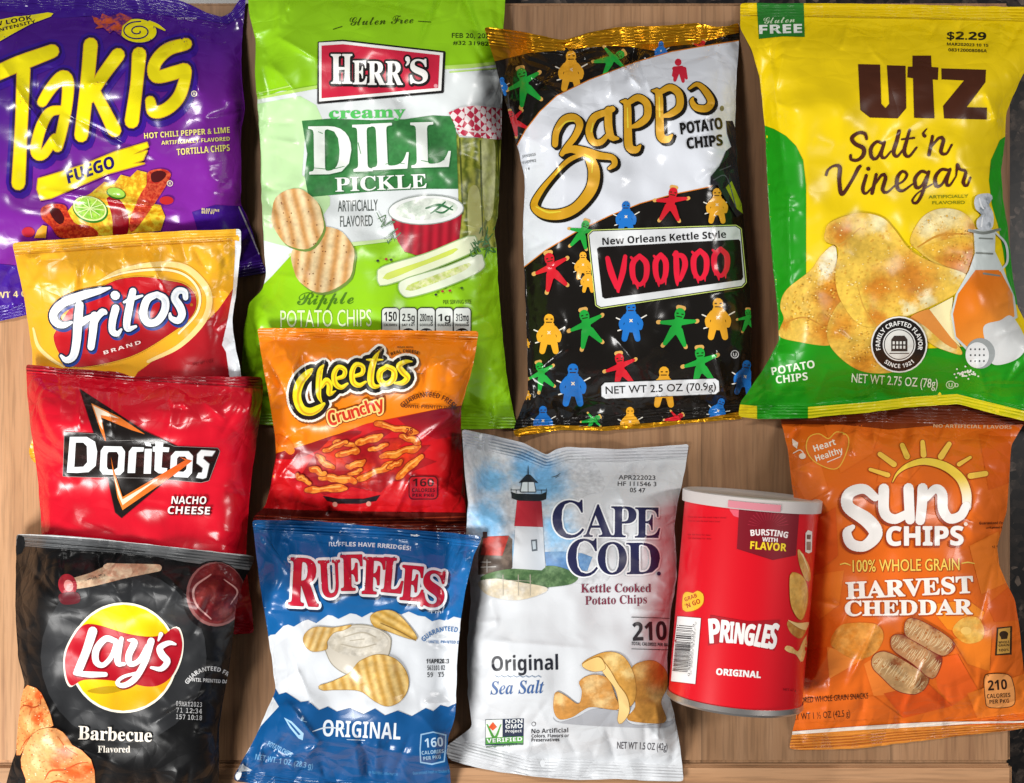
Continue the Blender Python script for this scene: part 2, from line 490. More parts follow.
    # --- shapes, in the coordinates of the current view
    def poly(s, pts, col, smooth=False, o=(), clip=None, hole=None, tex=None, fin=None):
        p = s.px(pts)
        if smooth: p = crom(p, 2.5, True)
        if clip is not None: clip = crom(s.px(clip), 2.5, True) if len(clip) > 4 else s.px(clip)
        if hole is not None: hole = [s.px(h) for h in hole]
        for w, c in o:
            w /= s.vw[2]; q = np.concatenate([p, p[:1]]); q3 = np.concatenate([q, np.full((len(q), 1), 2 * w)], 1)
            s.add([p] + brush_faces(q3), c, clip=clip)
        s.add([p], col, tex, clip, hole, fin)
    def ell(s, cx, cy, rx, ry, col, rot=0, o=(), clip=None, hole=None, tex=None, n=28, fin=None):
        a = np.arange(n) * 2 * math.pi / n; r = math.radians(rot)
        x = rx * np.cos(a); y = ry * np.sin(a)
        s.poly(np.stack([cx + x * math.cos(r) - y * math.sin(r), cy + x * math.sin(r) + y * math.cos(r)], -1), col, False, o, clip, hole, tex, fin)
    def strokes(s, lst, w, col, o=(), clip=None, tex=None, fin=None, smooth=True, sh=None):
        """lst of strokes [(x,y) or (x,y,w), ...]"""
        L = []
        for st in lst:
            q = s.px([(t[0], t[1], t[2] if len(t) > 2 else w) for t in st])
            L.append(crom(q, 1.8) if smooth else q)
        if clip is not None: clip = s.px(clip)
        k = s.vw[2]
        if sh:      # printed drop shape: (dx, dy, grow, colour)
            F = []
            for q in L:
                q2 = q.copy(); q2[:, 0] += sh[0] / k; q2[:, 1] += sh[1] / k; F += brush_faces(q2, sh[2] / k)
            s.add(F, sh[3], clip=clip)
        for g, c in o:
            F = []
            for q in L: F += brush_faces(q, g / k)
            s.add(F, c, clip=clip)
        F = []
        for q in L: F += brush_faces(q)
        s.add(F, col, tex, clip, None, fin)
    def _lay(s, t, p0, p1, h, st, bend, bold, shear, h2, sp, arc):
        v, f = glyphs(t, st, 0.0, sp)
        if not len(v): return None
        x = v[:, 0]; x0, x1 = x.min(), x.max(); tt = (x - x0) / (x1 - x0)
        hh = h + ((h2 or h) - h) * tt
        y = v[:, 1] / cap(st) * hh
        if arc:             # p0 = centre, p1 = (radius, start, end) in degrees, clockwise from the top; end < start reads below
            r, a0, a1 = p1; a = np.radians(a0 + (a1 - a0) * tt); rr = r + y if a1 > a0 else r - y
            q = np.stack([p0[0] + rr * np.sin(a), p0[1] - rr * np.cos(a)], -1)
        else:
            p0 = np.array(p0, float); p1 = np.array(p1, float); d = p1 - p0; L = np.hypot(*d); e = d / L; nn = np.array([e[1], -e[0]])
            sl = bend * 4 * (1 - 2 * tt) / L
            bx = tt * L + shear * y - y * sl / np.sqrt(1 + sl * sl); by = bend * 4 * tt * (1 - tt) + y / np.sqrt(1 + sl * sl)
            q = p0[None] + bx[:, None] * e[None] + by[:, None] * nn[None]
        return s.px(q), f
    def text(s, t, p0, p1, h, col, st='b', o=(), bend=0, bold=0.0, shear=0.0, h2=None, sp=1.0, clip=None, tex=None, sh=None, fin=None, arc=False):
        """text with its baseline from p0 to p1, capital height h (h2 at the end), bend = rise of the middle"""
        s.texts([(t, p0, p1, h)], col, st, o, bend, bold, shear, h2, sp, clip, tex, sh, fin, arc)
    def texts(s, lst, col, st='b', o=(), bend=0, bold=0.0, shear=0.0, h2=None, sp=1.0, clip=None, tex=None, sh=None, fin=None, arc=False):
        p_ = s.parts[s.cur]
        if p_['P'] and any(w in p_['name'] for w in ('lettering', 'code', 'weight', 'claim', 'small')):      # every line of lettering is a part of its own
            key = s.cur
            while key in s.parts: key += '_'
            s.part(p_['name'], key, p_['under'])
        G = [g for g in (s._lay(t, p0, p1, h, st, bend, bold, shear, h2, sp, arc) for t, p0, p1, h in lst) if g]
        F = [P[list(q)] for P, f in G for q in f]
        if clip is not None: clip = s.px(clip)
        k = s.vw[2]
        def grown(g, dx=0, dy=0):
            out = [q + [dx, dy] for q in F]
            for P, f in G:
                cnt = {}
                for q in f:
                    for i in range(len(q)):
                        a, b = q[i], q[(i + 1) % len(q)]; kk = (min(a, b), max(a, b)); cnt[kk] = cnt.get(kk, 0) + 1
                for (a, b), c in cnt.items():
                    if c == 1: out += brush_faces(np.array([[*(P[a] + [dx, dy]), 0], [*(P[b] + [dx, dy]), 0]]), g, 8)
            return out
        bg_ = max(0.0, bold) * lst[0][3] * 0.8 / k
        if sh: s.add(grown(bg_ + sh[2] / k, sh[0] / k, sh[1] / k), sh[3], clip=clip)
        for g, c in o: s.add(grown(bg_ + g / k), c, clip=clip)
        if bg_ > 0: s.add(grown(bg_), col, tex, clip, None, fin); return
        s.add(F, col, tex, clip, None, fin, clip is None and all(s.x0 + 8 < P[:, 0].min() and P[:, 0].max() < s.x0 + s.R.shape[1] - 8 for P, f in G))
    def specks(s, P, n, r, col, seed=1, smooth=True):
        """n small printed specks inside the outline P"""
        p = s.px(P); p = crom(p, 2.5, True) if smooth else p; R_ = random.Random(seed); F = []; k = s.vw[2]
        while len(F) < n:
            x = R_.uniform(p[:, 0].min(), p[:, 0].max()); y = R_.uniform(p[:, 1].min(), p[:, 1].max())
            if inside(np.array([x]), np.array([y]), p)[0]:
                a0 = R_.uniform(0, 3); q = r * R_.uniform(.5, 1.4) / k; e_ = R_.uniform(.5, 1)
                F.append(np.array([(x + q * math.cos(a0 + t), y + q * e_ * math.sin(a0 + t)) for t in np.arange(0, 6.2, 1.05)]))
        s.add(F, col)
    def finish(s):
        done = {}
        for key, p in s.parts.items():
            if not p['P']: continue
            P = np.concatenate(p['P']); Z = np.concatenate(p['Z']); T = np.concatenate(p['T']); M = np.concatenate(p['M'])
            z = s.sample(P[:, 0], P[:, 1]) + 0.00016 + Z * 0.00008
            V = W(P[:, 0], P[:, 1], z) - s.off
            par = done.get(p['under'], s.root)
            done[key] = mesh_obj(p['name'], V, T, par, p['mats'], M, s.normals(P[:, 0], P[:, 1]), attrs=s.attrs(P[:, 0], P[:, 1]))
        return done

class Bag(Printed):
    def __init__(s, label, outline, seals, fin, col, T=0.03, Rs=34, Rt=95, sw=12, seed=1, amp=1.0, creases=(), tex=None,
                 edge=0.5, lump=0.08, group='snack bags laid out on the wooden board', lift=0.0015):
        out = []
        P = np.asarray(outline, float); rng = np.random.default_rng(seed); s.rng = rng
        for i in range(len(P)):
            a, b = P[i], P[(i + 1) % len(P)]; k = max(1, int(np.hypot(*(b - a)) / 2.4))
            for j in range(k): out.append(a + (b - a) * j / k)
        out = np.array(out)
        # soften the traced corners a little, and give the film edge a slight waver
        for _ in range(2): out = 0.5 * out + 0.25 * (np.roll(out, 1, 0) + np.roll(out, -1, 0))
        wob = vnoise(rng, out[:, 0], out[:, 1], 9) * 0.35
        out[:, 0] += wob; out[:, 1] += vnoise(rng, out[:, 0] + 50, out[:, 1], 9) * 0.35
        s.out = out
        s.x0 = int(out[:, 0].min()) - 5; s.y0 = int(out[:, 1].min()) - 5
        x1 = int(out[:, 0].max()) + 6; y1 = int(out[:, 1].max()) + 6
        U, V = np.meshgrid(np.arange(s.x0, x1, 1.0), np.arange(s.y0, y1, 1.0))
        ins = inside(U, V, out)
        do = np.where(ins, seg_dist(U, V, out[::2], True), 0)
        ds = np.full(U.shape, 1e9)
        for sl in seals: ds = np.minimum(ds, seg_dist(U, V, sl))
        g = 1 - (1 - np.clip((ds - sw) / Rt, 0, 1)) ** 2
        f = 1 - (1 - np.clip(do / Rs, 0, 1)) ** 2.2
        sx, sy = s.x0 - GX0, s.y0 - GY0; sl_ = (slice(sy, sy + U.shape[0]), slice(sx, sx + U.shape[1]))
        sup = boxblur(boxblur(maxfilt(HG, 15), 9), 7)[sl_]
        zb = sup
        Tm = T * (1 + lump * vnoise(rng, U, V, 38) + lump * 0.22 * vnoise(rng, U + 9, V, 19))
        h = Tm * g * (0.5 + 0.5 * f)
        # crumples
        near = np.clip(do / 9, 0, 1)
        Wk = np.zeros(U.shape)
        def crease(ax, ay, bx, by, w, a):
            w = max(w, 2.8); d = np.array([bx - ax, by - ay]); L = np.hypot(*d) + 1e-9; e = d / L
            m0, m1 = min(ax, bx) - 6 * w, max(ax, bx) + 6 * w; n0, n1 = min(ay, by) - 6 * w, max(ay, by) + 6 * w
            i0, i1 = int(np.clip(m0 - s.x0, 0, U.shape[1])), int(np.clip(m1 - s.x0, 0, U.shape[1])); j0, j1 = int(np.clip(n0 - s.y0, 0, U.shape[0])), int(np.clip(n1 - s.y0, 0, U.shape[0]))
            if i1 <= i0 or j1 <= j0: return
            u = U[j0:j1, i0:i1] - ax; v = V[j0:j1, i0:i1] - ay
            al = (u * e[0] + v * e[1]) / L; pe = -u * e[1] + v * e[0]
            win = np.clip(1 - np.abs(al * 2 - 1) ** 3, 0, 1)
            Wk[j0:j1, i0:i1] += a * win * np.exp(-(np.sqrt(pe * pe + 0.9) - 0.95) / w)
        for sl in seals:
            sl = np.asarray(sl, float); cen = np.array([U[ins].mean(), V[ins].mean()])
            for k in range(len(sl) - 1):
                a, b = sl[k], sl[k + 1]; d = b - a; L = np.hypot(*d)
                if L < 4: continue
                e = d / L; nn = np.array([-e[1], e[0]]); nn = nn if (cen - a) @ nn > 0 else -nn
                for _ in range(max(1, int(L / 7))):
                    p = a + d * rng.uniform(0, 1) + nn * rng.uniform(sw * 0.4, sw + 6)
                    dr = nn + e * rng.normal(0, 0.35); ln = rng.uniform(14, 62)
                    q = p + dr * ln
                    crease(p[0], p[1], q[0], q[1], rng.uniform(1.6, 4.6), amp * rng.normal(0, 0.0015))
        n = len(out)
        cen = out.mean(0)
        for _ in range(int(n / 4)):
            i = rng.integers(n); p = out[i]; t = out[(i + 3) % n] - out[i - 3]; t /= np.hypot(*t) + 1e-9
            nn = np.array([-t[1], t[0]]); nn = nn if (cen - p) @ nn > 0 else -nn
            dr = nn + t * rng.normal(0, 0.5); ln = rng.uniform(10, 42); q = p + dr * ln
            crease(p[0], p[1], q[0], q[1], rng.uniform(1.5, 4.5), amp * rng.normal(0, 0.0009))
        ys, xs = np.nonzero(ins)
        for _ in range(18):
            k = rng.integers(len(ys)); p = (xs[k] + s.x0, ys[k] + s.y0); a = rng.uniform(0, math.pi); ln = rng.uniform(15, 60)
            crease(p[0], p[1], p[0] + ln * math.cos(a), p[1] + ln * math.sin(a), rng.uniform(3, 8), amp * rng.normal(0, 0.0006))
        for c in creases: crease(*c[:4], c[4], c[5])
        Wk += amp * 0.00028 * vnoise(rng, U, V, 11) * np.exp(-do / 30)
        seal = np.clip(1 - (ds - sw) / 10, 0, 1)
        wav = lift * (1 + vnoise(rng, U, V, 30) + 0.5 * vnoise(rng, U, V + 7, 14)) * seal
        h = h + wav + Wk * near * (1 - 0.55 * seal) + 0.0004
        h = boxblur(np.maximum(h, 0.0004), 1)
        s.R = zb + h
        s.Rb = np.minimum(zb + np.maximum(Tm * g * (0.5 - 0.5 * f) + wav * 0.9, 0.0002), s.R - 0.0003)
        HG[sl_] = np.where(ins, np.maximum(HG[sl_], s.R), HG[sl_])
        cu, cv = out.mean(0); i, j = int(cu - s.x0), int(cv - s.y0)
        base = W(np.array(cu), np.array(cv), np.array(float(s.Rb[j, i])))
        s.setup('snack_bag', label, 'snack bag', out, fin, group, base)
        # film: top sheet and under sheet
        mat = film_mat(fin, col, tex, s.off)
        def sheet(step, jit, md):
            if step < 3: gu, gv = lattice(s.x0, s.y0, x1, y1)
            else: gu, gv = np.meshgrid(np.arange(s.x0, x1, step), np.arange(s.y0, y1, step)); gu = gu.ravel() + rng.uniform(-jit, jit, gu.size); gv = gv.ravel() + rng.uniform(-jit, jit, gv.size)
            k = inside(gu, gv, out); gu, gv = gu[k], gv[k]
            ii = np.clip((gu - s.x0).astype(int), 0, U.shape[1] - 1); jj = np.clip((gv - s.y0).astype(int), 0, U.shape[0] - 1)
            k = do[jj, ii] > md; gu, gv = gu[k], gv[k]
            o2 = out[::-1] if ccw(out) is not out and not np.array_equal(ccw(out), out) else out
            vs = [Vector((float(a), float(b))) for a, b in o2] + [Vector((float(a), float(b))) for a, b in zip(gu, gv)]
            Vv, _, F, _, _, OF = delaunay_2d_cdt(vs, [], [list(range(len(o2)))], 1, 1e-4)
            Pq = np.array([(q.x, q.y) for q in Vv]); Tq = np.array([f for f, of in zip(F, OF) if of and len(f) == 3])
            a = Pq[Tq[:, 0]]; b = Pq[Tq[:, 1]]; c = Pq[Tq[:, 2]]
            cr = (b[:, 0] - a[:, 0]) * (c[:, 1] - a[:, 1]) - (b[:, 1] - a[:, 1]) * (c[:, 0] - a[:, 0])
            Tq[cr > 0] = Tq[cr > 0][:, [0, 2, 1]]
            return Pq, Tq, len(o2)
        P1, T1, _ = sheet(1.8, 0.35, 0.9)
        P2, T2, no = sheet(7.0, 0.5, 5.0)
        s.do = do
        s.maps = {'seal_dist': np.minimum(ds, 200), 'seal': np.clip((sw + 0.5 - ds) / 1.5, 0, 1), 'crumple': np.clip(np.exp(-np.maximum(ds - sw, 0) / 34) + 0.55 * np.exp(-do / 12) * ins, 0, 1)}
        z1 = s.sample(P1[:, 0], P1[:, 1])
        R = s.R; s.R = s.Rb; z2 = s.sample(P2[:, 0], P2[:, 1]); s.R = R
        edge_ = seg_dist(P2[:, 0], P2[:, 1], out, True) < 0.05
        z2 = np.where(edge_, s.sample(P2[:, 0], P2[:, 1]), z2)
        n1 = s.normals(P1[:, 0], P1[:, 1])
        V1 = W(P1[:, 0], P1[:, 1], z1) - s.off; V2 = W(P2[:, 0], P2[:, 1], z2) - s.off
        n2 = np.tile([0, 0, -1.0], (len(P2), 1))
        mesh_obj('pouch', np.concatenate([V1, V2]), np.concatenate([T1, T2[:, ::-1] + len(P1)]), s.root, [mat], None, np.concatenate([n1, n2]), attrs={k: np.concatenate([a, np.zeros(len(P2))]) for k, a in s.attrs(P1[:, 0], P1[:, 1]).items()})
        s.x1, s.y1 = x1, y1
# ------------------------------------------------------------------ the counter and the wooden board
def granite():
    q = NT('granite'); tc = q.n('ShaderNodeTexCoord')
    v = q.n('ShaderNodeTexVoronoi', i_Scale=260.0); n = q.n('ShaderNodeTexNoise', i_Scale=120.0, i_Detail=6.0, i_Roughness=0.7)
    q.l(tc.outputs['Object'], v.inputs['Vector']); q.l(tc.outputs['Object'], n.inputs['Vector'])
    a = q.n('ShaderNodeMath', operation='MULTIPLY'); q.l(v.outputs['Color'], a.inputs[0]); q.l(n.outputs['Fac'], a.inputs[1])
    r = q.n('ShaderNodeValToRGB'); q.l(a.outputs[0], r.inputs[0])
    e = r.color_ramp.elements; e[0].position = 0.16; e[0].color = (0.006, 0.005, 0.005, 1); e[1].position = 0.55; e[1].color = (0.16, 0.12, 0.095, 1)
    m = e.new(0.36); m.color = (0.03, 0.022, 0.018, 1)
    q.l(r.outputs[0], q.b.inputs['Base Color']); q.b.inputs['Roughness'].default_value = 0.28
    return q.m
def wood(axis, seams, seed):
    """maple: grain along axis (0 = x, 1 = y), glued staves"""
    q = NT('maple_wood'); tc = q.n('ShaderNodeTexCoord')
    mp = q.n('ShaderNodeMapping'); mp.inputs['Location'].default_value = (seed, seed * .7, 0)
    mp.inputs['Scale'].default_value = (1, .045, 1) if axis == 1 else (.045, 1, 1)
    q.l(tc.outputs['Object'], mp.inputs[0])
    n1 = q.n('ShaderNodeTexNoise', i_Scale=95.0, i_Detail=5.0, i_Roughness=0.6, i_Distortion=0.3); q.l(mp.outputs[0], n1.inputs['Vector'])
    n3 = q.n('ShaderNodeTexNoise', i_Scale=700.0, i_Detail=2.0); q.l(mp.outputs[0], n3.inputs['Vector'])
    n2 = q.n('ShaderNodeTexNoise', i_Scale=9.0, i_Detail=3.0, i_Distortion=1.0)
    q.l(tc.outputs['Object'], n2.inputs['Vector'])
    # staves: each its own tone
    br = q.n('ShaderNodeSeparateXYZ'); q.l(tc.outputs['Object'], br.inputs[0])
    st = q.n('ShaderNodeMath', operation='MULTIPLY'); st.inputs[1].default_value = seams; q.l(br.outputs[0 if axis == 1 else 1], st.inputs[0])
    fl = q.n('ShaderNodeMath', operation='FLOOR'); q.l(st.outputs[0], fl.inputs[0])
    wn = q.n('ShaderNodeTexWhiteNoise', noise_dimensions='1D'); q.l(fl.outputs[0], wn.inputs['W'])
    fr = q.n('ShaderNodeMath', operation='FRACT'); q.l(st.outputs[0], fr.inputs[0])
    gap = q.n('ShaderNodeMapRange'); gap.inputs[1].default_value = 0.0; gap.inputs[2].default_value = 0.022; q.l(fr.outputs[0], gap.inputs[0])
    r = q.n('ShaderNodeValToRGB'); q.l(n1.outputs['Fac'], r.inputs[0])
    e = r.color_ramp.elements; e[0].position = 0.3; e[0].color = c4(lin('#9a7050')); e[1].position = 0.68; e[1].color = c4(lin('#c1956f'))
    k = e.new(0.46); k.color = c4(lin('#b28660'))
    s0 = q.n('ShaderNodeMath', operation='MULTIPLY_ADD'); s0.inputs[1].default_value = 0.13; s0.inputs[2].default_value = 0.64 if axis == 1 else 1.0; q.l(wn.outputs['Value'], s0.inputs[0])  # other staves toned down, end strip kept bright: light falloff put into colour
    # left stave brightened in colour, standing for stronger light on that side
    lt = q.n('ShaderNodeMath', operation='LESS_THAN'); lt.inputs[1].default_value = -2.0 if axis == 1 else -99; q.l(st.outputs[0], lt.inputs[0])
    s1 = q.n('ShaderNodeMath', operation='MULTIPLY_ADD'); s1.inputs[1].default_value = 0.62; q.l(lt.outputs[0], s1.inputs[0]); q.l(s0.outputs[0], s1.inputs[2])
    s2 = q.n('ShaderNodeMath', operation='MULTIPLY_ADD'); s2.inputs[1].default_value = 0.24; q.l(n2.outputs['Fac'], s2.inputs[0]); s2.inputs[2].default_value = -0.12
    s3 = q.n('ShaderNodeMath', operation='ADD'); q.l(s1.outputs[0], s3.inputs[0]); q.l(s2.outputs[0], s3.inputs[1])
    f2 = q.n('ShaderNodeMapRange'); f2.inputs[1].default_value = .35; f2.inputs[2].default_value = .52; f2.inputs[3].default_value = .80; f2.inputs[4].default_value = 1.0
    q.l(n3.outputs['Fac'], f2.inputs[0])
    s4 = q.n('ShaderNodeMath', operation='MULTIPLY'); q.l(s3.outputs[0], s4.inputs[0]); q.l(f2.outputs[0], s4.inputs[1])
    g2 = q.n('ShaderNodeMapRange'); g2.inputs[3].default_value = .62; g2.inputs[4].default_value = 1.0; q.l(gap.outputs[0], g2.inputs[0])
    s5 = q.n('ShaderNodeMath', operation='MULTIPLY'); q.l(s4.outputs[0], s5.inputs[0]); q.l(g2.outputs[0], s5.inputs[1])
    vm = q.n('ShaderNodeVectorMath', operation='SCALE'); q.l(r.outputs[0], vm.inputs[0]); q.l(s5.outputs[0], vm.inputs['Scale'])
    q.l(vm.outputs[0], q.b.inputs['Base Color'])
    b = q.n('ShaderNodeBump', i_Strength=0.25, i_Distance=0.001); q.l(n1.outputs['Fac'], b.inputs['Height']); q.l(b.outputs[0], q.b.inputs['Normal'])
    q.b.inputs['Roughness'].default_value = 0.55; q.b.inputs['Specular IOR Level'].default_value = 0.3
    return q.m

def rbox(name, x0, y0, x1, y1, z0, z1, mat, parent=None, bev=0.002):
    import bmesh
    bm = bmesh.new(); bmesh.ops.create_cube(bm, size=1)
    for v in bm.verts:
        v.co = ((x0 + x1) / 2 + v.co.x * (x1 - x0), (y0 + y1) / 2 + v.co.y * (y1 - y0), (z0 + z1) / 2 + v.co.z * (z1 - z0))
    if bev: bmesh.ops.bevel(bm, geom=list(bm.edges), offset=bev, segments=3, affect='EDGES', clamp_overlap=True)
    me = bpy.data.meshes.new(name); bm.to_mesh(me); bm.free(); me.materials.append(mat)
    me.polygons.foreach_set('use_smooth', np.ones(len(me.polygons), bool))
    try: me.set_sharp_from_angle(angle=0.6)
    except Exception: pass
    o = bpy.data.objects.new(name, me); COL.objects.link(o)
    if parent: o.parent = parent
    return o
ctr = rbox('counter', -1.6, -1.4, 1.6, 1.4, -0.06, -0.022, granite(), None, 0)
ctr['kind'] = 'structure'
def wx(u): return (u - CX) * S
def wy(v): return -(v - CY) * S
broot = bpy.data.objects.new('cutting_board', None); COL.objects.link(broot)
broot['label'] = 'large pale maple board under all the snack bags, with a seam across its lower end'
broot['category'] = 'cutting board'
broot.location = (0, 0, -0.022)
def sub0(o):
    for v in o.data.vertices: v.co.z += 0.022
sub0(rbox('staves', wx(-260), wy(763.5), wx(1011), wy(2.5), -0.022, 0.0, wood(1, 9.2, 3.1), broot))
sub0(rbox('end_strip', wx(-260), wy(930), wx(1013), wy(764.5), -0.022, -0.0002, wood(0, 7.0, 8.3), broot))
def rr(x0, y0, x1, y1, r=8, n=4):
    """rounded rectangle outline"""
    P = []
    for cx, cy, a in ((x1-r, y0+r, -90), (x1-r, y1-r, 0), (x0+r, y1-r, 90), (x0+r, y0+r, 180)):
        for i in range(n + 1):
            t = math.radians(a + 90 * i / n); P.append((cx + r * math.cos(t), cy + r * math.sin(t)))
    return P
# ------------------------------------------------------------------ purple bag
PUR = ('purple', 0.22, 0.00, 0.36, 1.0, 0.0)
b = Bag('purple tortilla chip bag with large yellow hand-painted letters and a sliced lime',
    [(-60,-14),(60,-12),(150,-8),(185,2),(205,12),(222,17),(232,12),(239,0),(246,-8),(243,30),(241,60),(243,90),(245,108),(241,130),(241,205),(247,215),(262,262),(267,272),(200,285),(100,300),(26,315),(0,321),(-60,328)],
    [[(-60,-10),(60,-6),(150,0),(220,16),(244,-6)], [(-60,328),(0,321),(266,273)]], PUR, '#431580', T=0.04, Rs=44, Rt=95, sw=13, seed=11, amp=1.0,
    tex=('grad',95,60,160,215,'#82259f'),
    creases=[(40,190,190,213,1.6,.0035),(190,45,200,95,3,.003),(60,110,160,160,3,-.002),(0,60,30,110,2,.003),(10,80,60,150,2,.003),(85,85,110,80,1.5,.003),(205,120,240,112,3,-.002),(240,205,262,262,2,.003)])
b.part('top_seal')
b.poly([(-60,-16),(60,-14),(150,-10),(185,0),(205,10),(222,15),(232,10),(239,-2),(248,-10),(243,16),(228,24),(190,18),(140,13),(60,18),(0,11),(-60,8)], '#3a1686')
b.part('bottom_seal')
b.poly([(-60,262),(0,264),(40,268),(40,330),(-60,335)], '#43189a')
b.poly([(192,212),(215,205),(242,206),(270,274),(215,286)], '#42178c')
b.strokes([[(239,207,1.2),(250,232,1.8),(259,254,1)]], 1.5, '#d9cfe6')
b.view(0,0,3.915)
b.part('brand_lettering')
T_ = [[(-60,310,50),(60,255,58),(205,200,50)], [(92,270,50),(84,480,46),(72,718,50)],
      [(165,400,36),(200,345,42),(245,300,46),(266,325,44),(260,420,40),(240,520,38),(225,575,38)], [(245,430,30),(195,440,36),(160,500,40),(140,590,40),(168,605,36),(215,540,32)],
      [(355,175,52),(342,320,50),(318,530,50)], [(462,215,50),(400,300,46),(350,385,40)], [(372,360,40),(408,430,44),(448,510,50)],
      [(545,212,52),(535,330,46),(516,475,52)],
      [(728,172,44),(655,195,48),(606,250,46),(612,300,46),(690,283,50),(728,275,40),(705,370,46),(655,425,46),(602,438,44),(588,395,36)]]
b.strokes(T_, 46, '#eee00e', o=[(24,'#35128a'),(13,'#24104f'),(3,'#d9a322')], sh=(8,16,20,'#39118a'))
b.part('spiral_dot', under='brand_lettering')
b.ell(540,120,73,46,'#eee00e',rot=5,o=[(5,'#2b1260')])
b.strokes([[(585,85,10),(615,100,14),(645,118,6)]],12,'#eee00e')
b.strokes([[(540+ (8+t*3.1)*math.cos(t*0.62), 122+(5+t*1.9)*math.sin(t*0.62)) for t in range(0,19)]], 5, '#2b1260')
b.part('flame_print')
b.poly([(348,78),(372,92),(360,62),(392,74),(400,52),(430,66),(470,50),(520,70),(480,100),(474,142),(445,118),(430,130),(405,108),(372,112),(384,98)],'#c8562a',smooth=False,tex=('noise','#5a2470',260,.42,.6))
b.view(20,170,4.267)
b.poly([(300,100),(360,50),(400,60),(430,20),(470,30),(500,0),(540,10),(540,90),(500,130),(600,150),(620,200),(600,260),(470,270),(420,290),(230,290),(200,180),(240,130)],'#eba51c',tex=('noise','#f5dd3c',300,.4,.6))
b.part('rolled_chip_print')
b.poly([(90,165),(130,145),(190,150),(210,190),(240,230),(300,240),(330,280),(180,290),(130,240),(95,210)],'#b8281c',smooth=True,tex=('noise','#e8562a',500,.4,.62))
b.poly([(128,170),(165,165),(190,210),(170,232),(140,205)],'#4a0f12',smooth=True)
b.poly([(545,10),(600,-5),(640,10),(635,45),(570,150),(500,245),(470,262),(470,210),(510,110),(540,60)],'#b92a1e',smooth=True,tex=('noise','#e2603a',500,.4,.62))
b.poly([(560,15),(600,2),(625,18),(600,48),(565,50)],'#4d1114',smooth=True)
b.part('chili_print')
b.poly([(370,120),(410,115),(450,160),(465,220),(455,275),(400,282),(395,220),(385,170)],'#c2152a',smooth=True,tex=('grad',117,200,125,230,'#8e0c1c'))
b.ell(35,265,28,22,'#c01a30'); b.ell(625,130,30,18,'#c42a2a')
b.part('lime_print')
b.ell(300,168,78,56,'#2f7a1c',rot=18); b.ell(298,164,73,51,'#e3f0a0',rot=18); b.ell(298,164,66,45,'#7cc332',rot=18,tex=('noise','#b6e05a',400,.35,.6))
for a in range(0,180,36):
    r_=math.radians(a+10); b.strokes([[(298-62*math.cos(r_),164-40*math.sin(r_)),(298+62*math.cos(r_),164+40*math.sin(r_))]],4,'#dcefa6')
b.ell(410,100,42,24,'#2f7a1c',rot=15); b.ell(410,97,38,20,'#a4d64a',rot=15)
b.poly([(60,290),(75,255),(95,235),(115,240),(110,290)],'#e9a72a')
b.view(0,0,3.915)
b.part('flavour_banner')
b.poly([(150,700),(185,690),(330,645),(450,595),(575,558),(580,575),(520,605),(575,590),(560,625),(520,640),(565,640),(420,680),(200,775),(160,782),(145,740)],'#f0dd14',o=[(4,'#c89a20')])
b.text('FUEGO',(268,718),(450,655),46,'#231063','b',bold=.03,shear=.12)
b.part('flavour_lettering')
b.text('HOT CHILI PEPPER & LIME',(565,543),(900,519),22,'#f3e87a','b')
b.text('ARTIFICIALLY FLAVORED',(632,567),(900,550),15,'#f3e87a','b')
b.text('TORTILLA CHIPS',(693,608),(900,590),25,'#f3e87a','b')
for x_,y_ in ((760,367),(665,718)): b.ell(x_,y_,12,12,'#e8dcc0',hole=[[(x_+9*math.cos(t),y_+9*math.sin(t)) for t in np.arange(0,6.28,.4)]]); b.text('R',(x_-4,y_+5),(x_+5,y_+5),10,'#e8dcc0')
b.text('BEST BEFORE',(695,76),(770,76),8,'#b9aed0','p')
b.part('claim_banner')
b.view(0,0,7.115)
b.poly([(-140,150),(0,140),(100,118),(200,110),(340,88),(380,95),(360,118),(220,170),(100,235),(0,292),(-140,330)],'#efe11a',o=[(4,'#3a1a70')])
b.text('NEW LOOK',(-130,205),(228,138),30,'#2a1b28','b',bold=.03); b.text('SAME INTENSITY',(-190,270),(255,160),22,'#2a1b28','b',bold=.02)
b.part('net_weight_print'); b.view(0,170,3.915)
b.text('NET WT 4 OZ',(-90,507),(130,494),24,'#f1dfa0','b')
b.view(20,170,4.267); b.text('BLUE LINE',(775,172),(850,178),10,'#f1dfa0'); b.text('BEST BY',(775,185),(830,188),10,'#f1dfa0')
b.finish()

# ------------------------------------------------------------------ green dill pickle bag
GRN = ('green', 0.30, 0.00, 0.36, 1.0, 0.0)
b = Bag('lime green and white ripple chip bag showing a pickle jar and red dip bowl',
    [(246,-34),(508,-32),(505,0),(503,40),(502,110),(500,170),(498,215),(494,232),(497,250),(498,280),(502,330),(507,380),(514,415),(518,428),(440,430),(300,428),(258,424),(242,420),(241,376),(244,330),(249,303),(262,290),(266,276),(262,214),(260,137),(255,72),(256,41),(249,14)],
    [[(246,-34),(508,-32)],[(240,424),(518,429)]], GRN, '#93cf16', T=0.045, Rs=48, Rt=110, sw=12, seed=23, amp=1.1,
    creases=[(268,60,300,100,5,.003),(275,35,320,60,3,.0025),(250,60,262,130,2,.002),(470,40,500,90,4,-.002),(262,300,250,400,3,.002),(495,300,512,420,4,.002),(480,230,500,300,3,-.002),(375,2,445,15,3,-.002)])
b.part('front_panel')
MID=[(252,101),(281,91),(317,89),(350,79),(394,68),(443,69),(515,63),(515,246),(499,246),(472,243),(426,246),(393,238),(353,243),(320,246),(293,253),(273,275),(252,296)]
b.poly(MID,'#dde3e4')
b.poly([(252,105),(300,96),(316,105),(325,125),(305,135),(302,175),(330,197),(330,205),(300,250),(262,240),(256,180)],'#c4e9ae')
